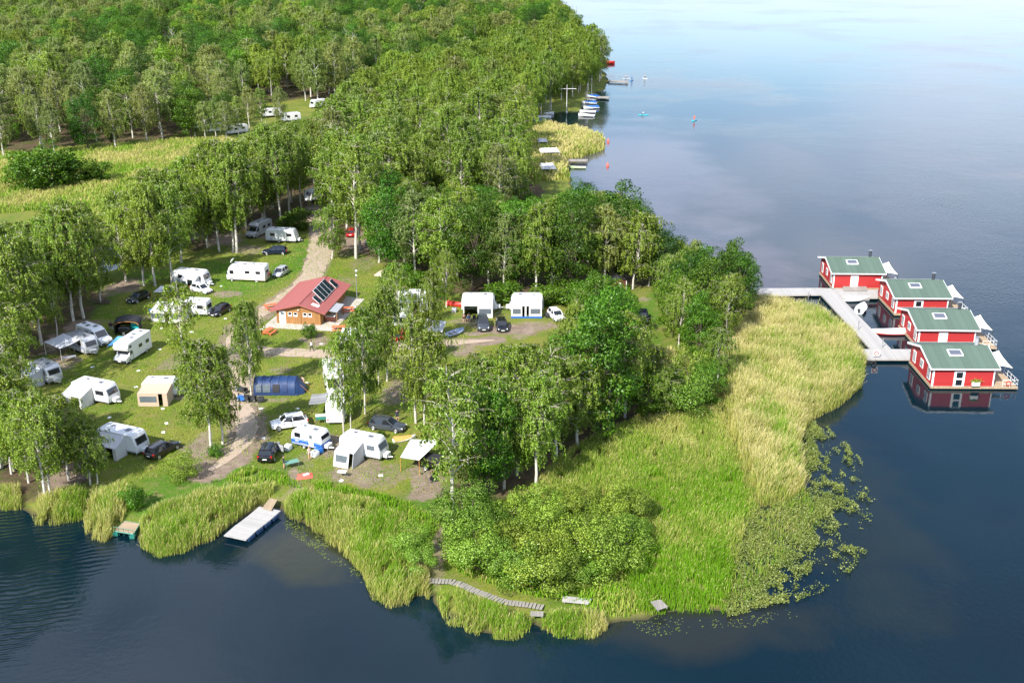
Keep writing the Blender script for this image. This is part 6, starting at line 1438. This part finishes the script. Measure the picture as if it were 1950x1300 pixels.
def gazebo(label, px, py, w, d, m_):
    x, y = G(px, py); t = thing('gazebo', label, 'gazebo', (x, y), .1, gz(x, y)); MB().loft([[(-w / 2, -d / 2, 2.0), (w / 2, -d / 2, 2.0), (w / 2, d / 2, 2.2), (-w / 2, d / 2, 2.2)], [(-w * .4, -d * .3, 2.45), (w * .4, -d * .3, 2.45), (w * .4, d * .4, 2.6), (-w * .4, d * .4, 2.6)]]).build('roof', m_, t)
    for sx in (-1, 1):
        for sy in (-1, 1): MB().tube([(sx * w * .47, sy * d * .47, 0), (sx * w * .47, sy * d * .47, 2.1)], .04, 5).build('post', whitepaint, t)
    MB().box((0, 0, .35), (w * .8, .5, .5)).build('bench', greywood, t); MB().box((0, d * .45, .9), (w * .9, .05, 1.8)).build('back_wall', greywood, t)
gazebo('white pavilion in the reed bay nearest the camp', 1043, 334, 3.6, 5.0, offwhite); gazebo('white tent roof over benches in the reed bay', 1046, 303, 5.0, 3.4, offwhite); gazebo('grey sunshade at the back of the reed bay', 1033, 284, 2.6, 2.4, greycloth)
for i, (px, py) in enumerate(((1158, 271), (1157, 317))):
    x, y = G(px, py, 0); t = thing('buoy', ('red buoy off the reed bay, further out', 'red buoy off the reed bay, nearer')[i], 'buoy', (x, y), 0, 0, 'red buoys off the reed bay'); MB().lathe([(.05, -.3), (.35, -.1), (.4, .3), (.12, .8), (.02, 1.2)], 10).build('float', M('buoy_red', (0.75, .12, .08), .4), t)

# ================================================================== PEOPLE AND SMALL CAMP THINGS
def person_mat(name, top, bottom, z_hip, z_sh, feet=(0.05, 0.04, 0.04), bare=False):
    m, nt, p = _new(name); p.inputs['Roughness'].default_value = .8
    t = nt.nodes.new('ShaderNodeTexCoord'); s_ = nt.nodes.new('ShaderNodeSeparateXYZ'); nt.links.new(t.outputs['Object'], s_.inputs[0])
    mr = nt.nodes.new('ShaderNodeMapRange'); mr.inputs[2].default_value = 1.8; nt.links.new(s_.outputs['Z'], mr.inputs[0])
    r = nt.nodes.new('ShaderNodeValToRGB'); r.color_ramp.interpolation = 'CONSTANT'; e = r.color_ramp.elements
    e[0].position = 0; e[0].color = (*feet, 1); e[1].position = .05; e[1].color = (*bottom, 1)
    a = e.new(z_hip / 1.8); a.color = (*top, 1); b = e.new(z_sh / 1.8); b.color = (.55, .31, .21, 1)
    if bare: c = e.new(.06); c.color = (.55, .31, .21, 1); d = e.new(.42); d.color = (*bottom, 1)
    nt.links.new(mr.outputs[0], r.inputs[0]); nt.links.new(r.outputs[0], p.inputs['Base Color']); return m
def person(label, px, py, rot, top, bottom, pose='stand', hair=None, bare=False, z=LAND, group=None):
    x, y = G(px, py, z); root = thing('person', label, 'person', (x, y), rot, z, group)
    st = .18 if pose == 'walk' else 0.0; sit = pose == 'sit'; hz = .50 if sit else .93; dz = hz - .93
    J = {'pel': (0, 0, hz), 'waist': (0, 0, hz + .18), 'chest': (.02, 0, hz + .40), 'neck': (.02, 0, hz + .56), 'head': (.03, 0, hz + .66), 'top': (.03, 0, hz + .80)}
    E_ = [('pel', 'waist'), ('waist', 'chest'), ('chest', 'neck'), ('neck', 'head'), ('head', 'top')]; rad = {'pel': .15, 'waist': .13, 'chest': .155, 'neck': .055, 'head': .095, 'top': .075}
    for s_, k in ((1, 'l'), (-1, 'r')):
        f = st * s_
        J['hip' + k] = (0, .10 * s_, hz - .06); J['kn' + k] = (.42 if sit else f * .9 + .03, .12 * s_, hz - .02 if sit else .50); J['an' + k] = (.45 if sit else f * 1.3 - .03, .12 * s_, .09); J['to' + k] = (.60 if sit else f * 1.3 + .14, .13 * s_, .035)
        J['sh' + k] = (.02, .19 * s_, hz + .50); J['el' + k] = (-f * .7 - .02, .26 * s_, hz + .24); J['wr' + k] = (.16 - f * .9 if not sit else .30, .24 * s_, hz + .03); J['pa' + k] = (.21 - f * .9 if not sit else .36, .235 * s_, hz - .03)
        E_ += [('pel', 'hip' + k), ('hip' + k, 'kn' + k), ('kn' + k, 'an' + k), ('an' + k, 'to' + k), ('chest', 'sh' + k), ('sh' + k, 'el' + k), ('el' + k, 'wr' + k), ('wr' + k, 'pa' + k)]
        rad.update({'hip' + k: .095, 'kn' + k: .06, 'an' + k: .045, 'to' + k: .04, 'sh' + k: .06, 'el' + k: .042, 'wr' + k: .03, 'pa' + k: .034})
        p_ = Vector(J['pa' + k])
        for q, (dx_, dy_, dz_) in enumerate(((.07, .028, -.045), (.085, .010, -.06), (.08, -.010, -.06), (.06, -.028, -.05), (.03, .05, -.01))):
            J['f%d%s' % (q, k)] = tuple(p_ + Vector((dx_, dy_ * s_, dz_))); E_.append(('pa' + k, 'f%d%s' % (q, k))); rad['f%d%s' % (q, k)] = .009
    names = list(J); me = bpy.data.meshes.new('body'); me.from_pydata([J[n] for n in names], [(names.index(a), names.index(b)) for a, b in E_], [])
    o = link('body', me, root); me.materials.append(person_mat('clothes', top, bottom, hz + .02, hz + .53, bare=bare))
    sm = o.modifiers.new('skin', 'SKIN'); o.modifiers.new('sub', 'SUBSURF').render_levels = 1; sm.use_smooth_shade = True
    for i, n in enumerate(names): me.skin_vertices[0].data[i].radius = (rad[n], rad[n]); me.skin_vertices[0].data[i].use_root = (n == 'pel')
    hd = Vector(J['head']); MB().lathe([(.02, .16), (.09, .13), (.112, .06), (.10, 0.0), (.07, -.03)], 10, (hd.x - .02, hd.y, hd.z)).build('hair', hair or hairm, root, 70)
    fc = MB()
    for s_ in (-1, 1): fc.box((hd.x + .095, .035 * s_, hd.z + .03), (.02, .022, .012)); fc.box((hd.x - .01, .103 * s_, hd.z + .01), (.03, .02, .05))
    fc.box((hd.x + .112, 0, hd.z - .002), (.03, .022, .04)); fc.box((hd.x + .098, 0, hd.z - .045), (.012, .045, .012)); fc.build('face', skin, root)
    return root
person('person in a white top and dark trousers walking on the gravel path', 594, 669, 2.8, (.72, .72, .72), (.02, .02, .025), 'walk')
person('person in dark clothes standing behind the grey estate car', 757, 803, -1.2, (.02, .025, .05), (.02, .025, .05), bare=True)
person('person in dark swimwear standing at the green camping table', 541, 892, .2, (.03, .03, .04), (.03, .03, .04), bare=True)
person('person in a light top standing at the vintage caravan door', 590, 875, 2.4, (.60, .42, .36), (.50, .38, .34), bare=True, hair=M('fair_hair', (.35, .22, .1), .7))
person('person standing at the right end of the blue tent', 577, 738, -2.0, (.6, .42, .34), (.03, .03, .04), hair=hairm, bare=True)
person('person in dark clothes sitting near the black domed tent', 212, 627, -1.0, (.03, .03, .03), (.4, .36, .33), 'sit')
person('camper in a blue shirt sitting below the deep white awning', 893, 611, -1.6, (.08, .18, .42), (.3, .25, .2), 'sit', bare=True)
person('camper in dark clothes sitting left of the one in blue', 884, 612, -1.4, (.05, .03, .03), (.3, .15, .12), 'sit', bare=True)
def chair(label, px, py, rot, m_, z=LAND, group='camping chairs'):
    x, y = G(px, py, z); t = thing('camping_chair', label, 'chair', (x, y), rot, z, group); MB().slab([(-.25, -.25, .40), (.25, -.25, .44), (.25, .25, .44), (-.25, .25, .40)], .03, (0, 0, 1)).build('seat', m_, t); MB().slab([(-.25, -.25, .42), (-.25, .25, .42), (-.40, .25, .95), (-.40, -.25, .95)], .03).build('backrest', m_, t)
    for sx in (-.2, .2):
        for sy in (-.24, .24): MB().tube([(sx, sy, .42), (-sx * 1.3, sy, 0)], .015, 4).build('leg', steel, t)
chair('chair under the camper in the blue shirt', 893, 611, -1.6, blackcloth); chair('chair under the camper left of the one in blue', 884, 612, -1.4, blackcloth); chair('empty dark chair right of the campers below the awning', 903, 612, -1.6, blackcloth); chair('chair under the person near the black domed tent', 212, 627, -1.0, blackcloth)
chair('dark folding chair on bare sand below the tarp shelter', 822, 918, 1.9, blackcloth); chair('dark folding chair right of its twin on bare sand', 828, 917, 1.2, blackcloth)
def table(label, px, py, rot, L, W, m_, h=.7):
    x, y = G(px, py); t = thing('camping_table', label, 'table', (x, y), rot); MB().box((0, 0, h), (L, W, .05)).build('tabletop', m_, t)
    for sx in (-1, 1):
        for sy in (-1, 1): MB().tube([(sx * L * .42, sy * W * .4, h), (sx * L * .46, sy * W * .45, 0)], .02, 4).build('leg', steel, t)
    return t
table('green camping table beside the open black car', 556, 889, .5, 1.6, .9, M('green_table', (.12, .25, .20), .5)); table('small white camping table on sand before the porch tent', 652, 908, -.15, 1.0, .6, white)
table('long dark table below the large grey awning', 133, 688, .4, 1.8, .8, greypl); table('white table below the striped awning', 612, 800, .2, 1.4, .7, white); table('green-topped table behind the white table of the striped awning', 611, 806, .1, 1.2, .7, greenpaint)
# bicycles and motorcycles
def bicycle(label, px, py, rot, m_, lean=.12):
    x, y = G(px, py); t = thing('bicycle', label, 'bicycle', (x, y), rot); t.rotation_euler = (lean, 0, rot)
    for sx in (-.52, .52):
        w_ = MB()
        for k in range(14):
            a0, a1 = 2 * math.pi * k / 14, 2 * math.pi * (k + 1) / 14; w_.tube([(sx + .34 * math.cos(a0), 0, .35 + .34 * math.sin(a0)), (sx + .34 * math.cos(a1), 0, .35 + .34 * math.sin(a1))], .025, 4)
        for k in range(6): a0 = math.pi * k / 6; w_.tube([(sx + .33 * math.cos(a0), 0, .35 + .33 * math.sin(a0)), (sx - .33 * math.cos(a0), 0, .35 - .33 * math.sin(a0))], .004, 3)
        w_.build('wheel', rubber, t)
    f = MB(); f.tube([(-.52, 0, .35), (-.12, 0, .35), (.38, 0, .82), (-.22, 0, .78), (-.12, 0, .35)], .022, 5); f.tube([(-.52, 0, .35), (-.22, 0, .78)], .018, 4); f.tube([(.52, 0, .35), (.36, 0, .95)], .02, 4); f.build('frame', m_, t)
    MB().box((-.25, 0, .92), (.26, .14, .06)).build('saddle', plastic, t); MB().tube([(.32, -.28, .98), (.38, 0, 1.0), (.32, .28, .98)], .018, 4).build('handlebar', plastic, t)
bicycle('red bicycle leaning at a birch trunk', 702, 768, 1.0, redpaint); bicycle('dark bicycle right beside the red one at the birch', 706, 772, 1.2, plastic)
bicycle('dark bicycle beside the drawbar of the awning caravan', 948, 606, .5, plastic); bicycle('black bicycle leaning between the two awnings', 951, 602, 1.2, blackcloth)
def motorcycle(label, px, py, rot, m_):
    x, y = G(px, py); t = thing('motorcycle', label, 'motorcycle', (x, y), rot); t.rotation_euler = (.1, 0, rot)
    for sx in (-.72, .72): w_ = MB().wheel((sx, 0, .32), .32, .14, 14).build('wheel', rubber, t); MB().wheel((sx, 0, .32), .2, .16, 10).build('rim', rim, w_)
    MB().loft([[(-.55 + .3 * k, -a, z0), (-.55 + .3 * k, a, z0), (-.55 + .3 * k, a * .7, z1), (-.55 + .3 * k, -a * .7, z1)] for k, (a, z0, z1) in enumerate(((.12, .6, .78), (.18, .35, .80), (.2, .3, .98), (.2, .35, .95), (.15, .5, .90)))]).build('body', m_, t, 50)
    MB().box((-.45, 0, .84), (.75, .28, .1)).build('seat', plastic, t); MB().tube([(.72, 0, .32), (.5, 0, 1.0)], .05, 5).build('fork', steel, t); MB().tube([(.45, -.38, 1.05), (.52, 0, 1.05), (.45, .38, 1.05)], .025, 4).build('handlebar', plastic, t)
    MB().slab([(.62, -.18, .9), (.62, .18, .9), (.45, .15, 1.3), (.45, -.15, 1.3)], .03).build('windshield', glass2, t); MB().box((.68, 0, .88), (.12, .2, .18)).build('headlight', lamp, t)
    for s_ in (-1, 1): MB().box((-.7, s_ * .3, .65), (.5, .2, .35)).build('pannier', plastic, t)
motorcycle('dark motorcycle with a silver windshield beside the slim birch', 458, 748, 2.6, darkgrey); motorcycle('blue and white motorcycle at the edge of the gravel path', 462, 766, 2.9, bluepaint); motorcycle('black motorcycle behind the blue and white one', 474, 765, 3.0, black)
# paddle boarders
for i, (px, py, c_) in enumerate(((1192, 150, (.75, .5, .35)), (1203, 153, (.05, .2, .5)), (1228, 150, (.6, .45, .3)), (1225, 219, (.7, .7, .7)), (1322, 230, (.7, .12, .08)))):
    x, y = G(px, py, .08); nm = ('on a white board near the far pier, left of three', 'on a blue board near the far pier, middle of three', 'furthest right of the three near the far pier', 'kneeling nearer the reed bay', 'in red far out on the open lake')[i]
    t = thing('paddle_board', 'paddle board of the boarder ' + nm, 'paddle board', (x, y), .1 + i, 0, 'paddle boards'); b = MB(); rows = []
    for k in range(7): f = k / 6; w_ = .42 * math.sin(math.pi * min(.97, max(.03, f))) ** .5; rows.append([(-1.7 + 3.4 * f, -w_, .02), (-1.7 + 3.4 * f, w_, .02), (-1.7 + 3.4 * f, w_, .14), (-1.7 + 3.4 * f, -w_, .14)])
    b.loft(rows).build('deck', (white, skyblue, white, turq, turq)[i], t, 50)
    person('paddle boarder ' + nm, px, py, .1 + i, c_, (.04, .04, .06) if i != 4 else (.6, .1, .08), 'sit' if i == 3 else 'stand', z=.14)
# small things on the camp ground
x, y = G(580, 907); t = thing('beach_blanket', 'bright red blanket with towels on the grass near the bank', 'blanket', (x, y), .2); MB().loft([[(-.9, -.7, .02), (.9, -.6, .02), (.9, .7, .02), (-.8, .7, .02)], [(-.6, -.4, .28), (.5, -.3, .22), (.5, .4, .30), (-.5, .4, .2)]]).build('blanket', M('coral_cloth', (.62, .10, .07), .9), t, 80); MB().box((.2, -.1, .30), (.7, .4, .12), rz=.5).build('towel', offwhite, t)
spare = MB().wheel((0, 0, 0), .31, .18); x, y = G(739, 874); t = thing('spare_wheel', 'spare wheel lying beside the drawbar of the porch caravan', 'wheel', (x, y), .4); o = spare.build('tyre', rubber, t); o.rotation_euler = (math.pi / 2, 0, 0); o.location = (0, 0, .10)
MB().wheel((0, 0, 0), .19, .20).build('rim', rim, t).rotation_euler = (math.pi / 2, 0, 0); t.children[-1].location = (0, 0, .10)
marks = [(307, 625), (176, 699), (264, 706), (259, 737), (208, 795), (317, 806), (311, 823), (310, 778), (304, 665), (497, 778), (567, 778), (503, 834), (429, 607), (322, 614), (365, 632), (513, 590), (421, 545), (498, 627), (725, 905), (585, 729), (612, 655), (650, 915), (640, 870)]
pm_ = MB().slab([(-.26, -.18, 0), (.24, -.2, 0), (.26, .2, 0), (-.22, .2, 0)], .05, (0, 0, 1)).mesh('slab', whitepaint)
mk = MB().box((0, 0, .35), (.06, .06, .7)).mesh('post', whitepaint)
for i, (px, py) in enumerate(marks):
    x, y = G(px, py); t = thing('pitch_marker', 'small white pitch marker set in the grass', 'marker', (x, y), random.random() * 3, LAND, 'white pitch markers on the lawn'); link('stone', pm_, t)
for i, (px, py, m_, lb) in enumerate(((290, 596, bluepaint, 'blue storage bag at the side of the large white tent'), (497, 765, plastic, 'black bin beside the blue tunnel tent'), (608, 862, bluepaint, 'blue bag at the front of the vintage caravan'), (600, 868, white, 'white canister beside the vintage caravan'), (549, 856, white, 'white folded chair beside the open car door'), (865, 594, greypl, 'grey trolley beside the red kayak'), (1043, 604, plastic, 'dark storage box left of the white car'))):
    x, y = G(px, py); t = thing('camping_box', lb, 'box', (x, y), .3 * i); MB().prism([(.42, .03), (.45, .55), (.3, .68), (-.3, .68), (-.45, .55), (-.42, .03)], .7, .06).build('box', m_, t); MB().box((0, 0, .70), (.3, .06, .06)).build('handle', plastic, t)
x, y = G(735, 522); b = MB(); rg = np.random.default_rng(3)
t = thing('sand_heap', 'low heap of pale sand at the edge of the wood', 'heap', (x, y)); rows = []
for r_, z_ in ((2.3, -.05), (1.8, .25), (1.1, .55), (.3, .7)): rows.append([(r_ * (1 + .15 * math.sin(3 * a + r_)) * math.cos(a), r_ * .7 * math.sin(a), z_) for a in np.linspace(0, 6.283, 16, endpoint=False)])
MB().loft(rows).build('sand', M('sand', (.42, .33, .26), .95, bump=.4, bscale=8), t, 80)
x, y = G(193, 577); t = thing('brushwood_pile', 'dark pile of cut branches at the foot of a birch', 'brushwood', (x, y)); 
for k in range(22): a = random.random() * 3.1; c_ = (random.uniform(-1, 1), random.uniform(-.6, .6)); l_ = random.uniform(.6, 1.4); MB().tube([(c_[0] - l_ * math.cos(a), c_[1] - l_ * math.sin(a) * .5, random.uniform(.05, .3)), (c_[0] + l_ * math.cos(a), c_[1] + l_ * math.sin(a) * .5, random.uniform(.1, .6))], .04, 4).build('branch', bark_d, t)
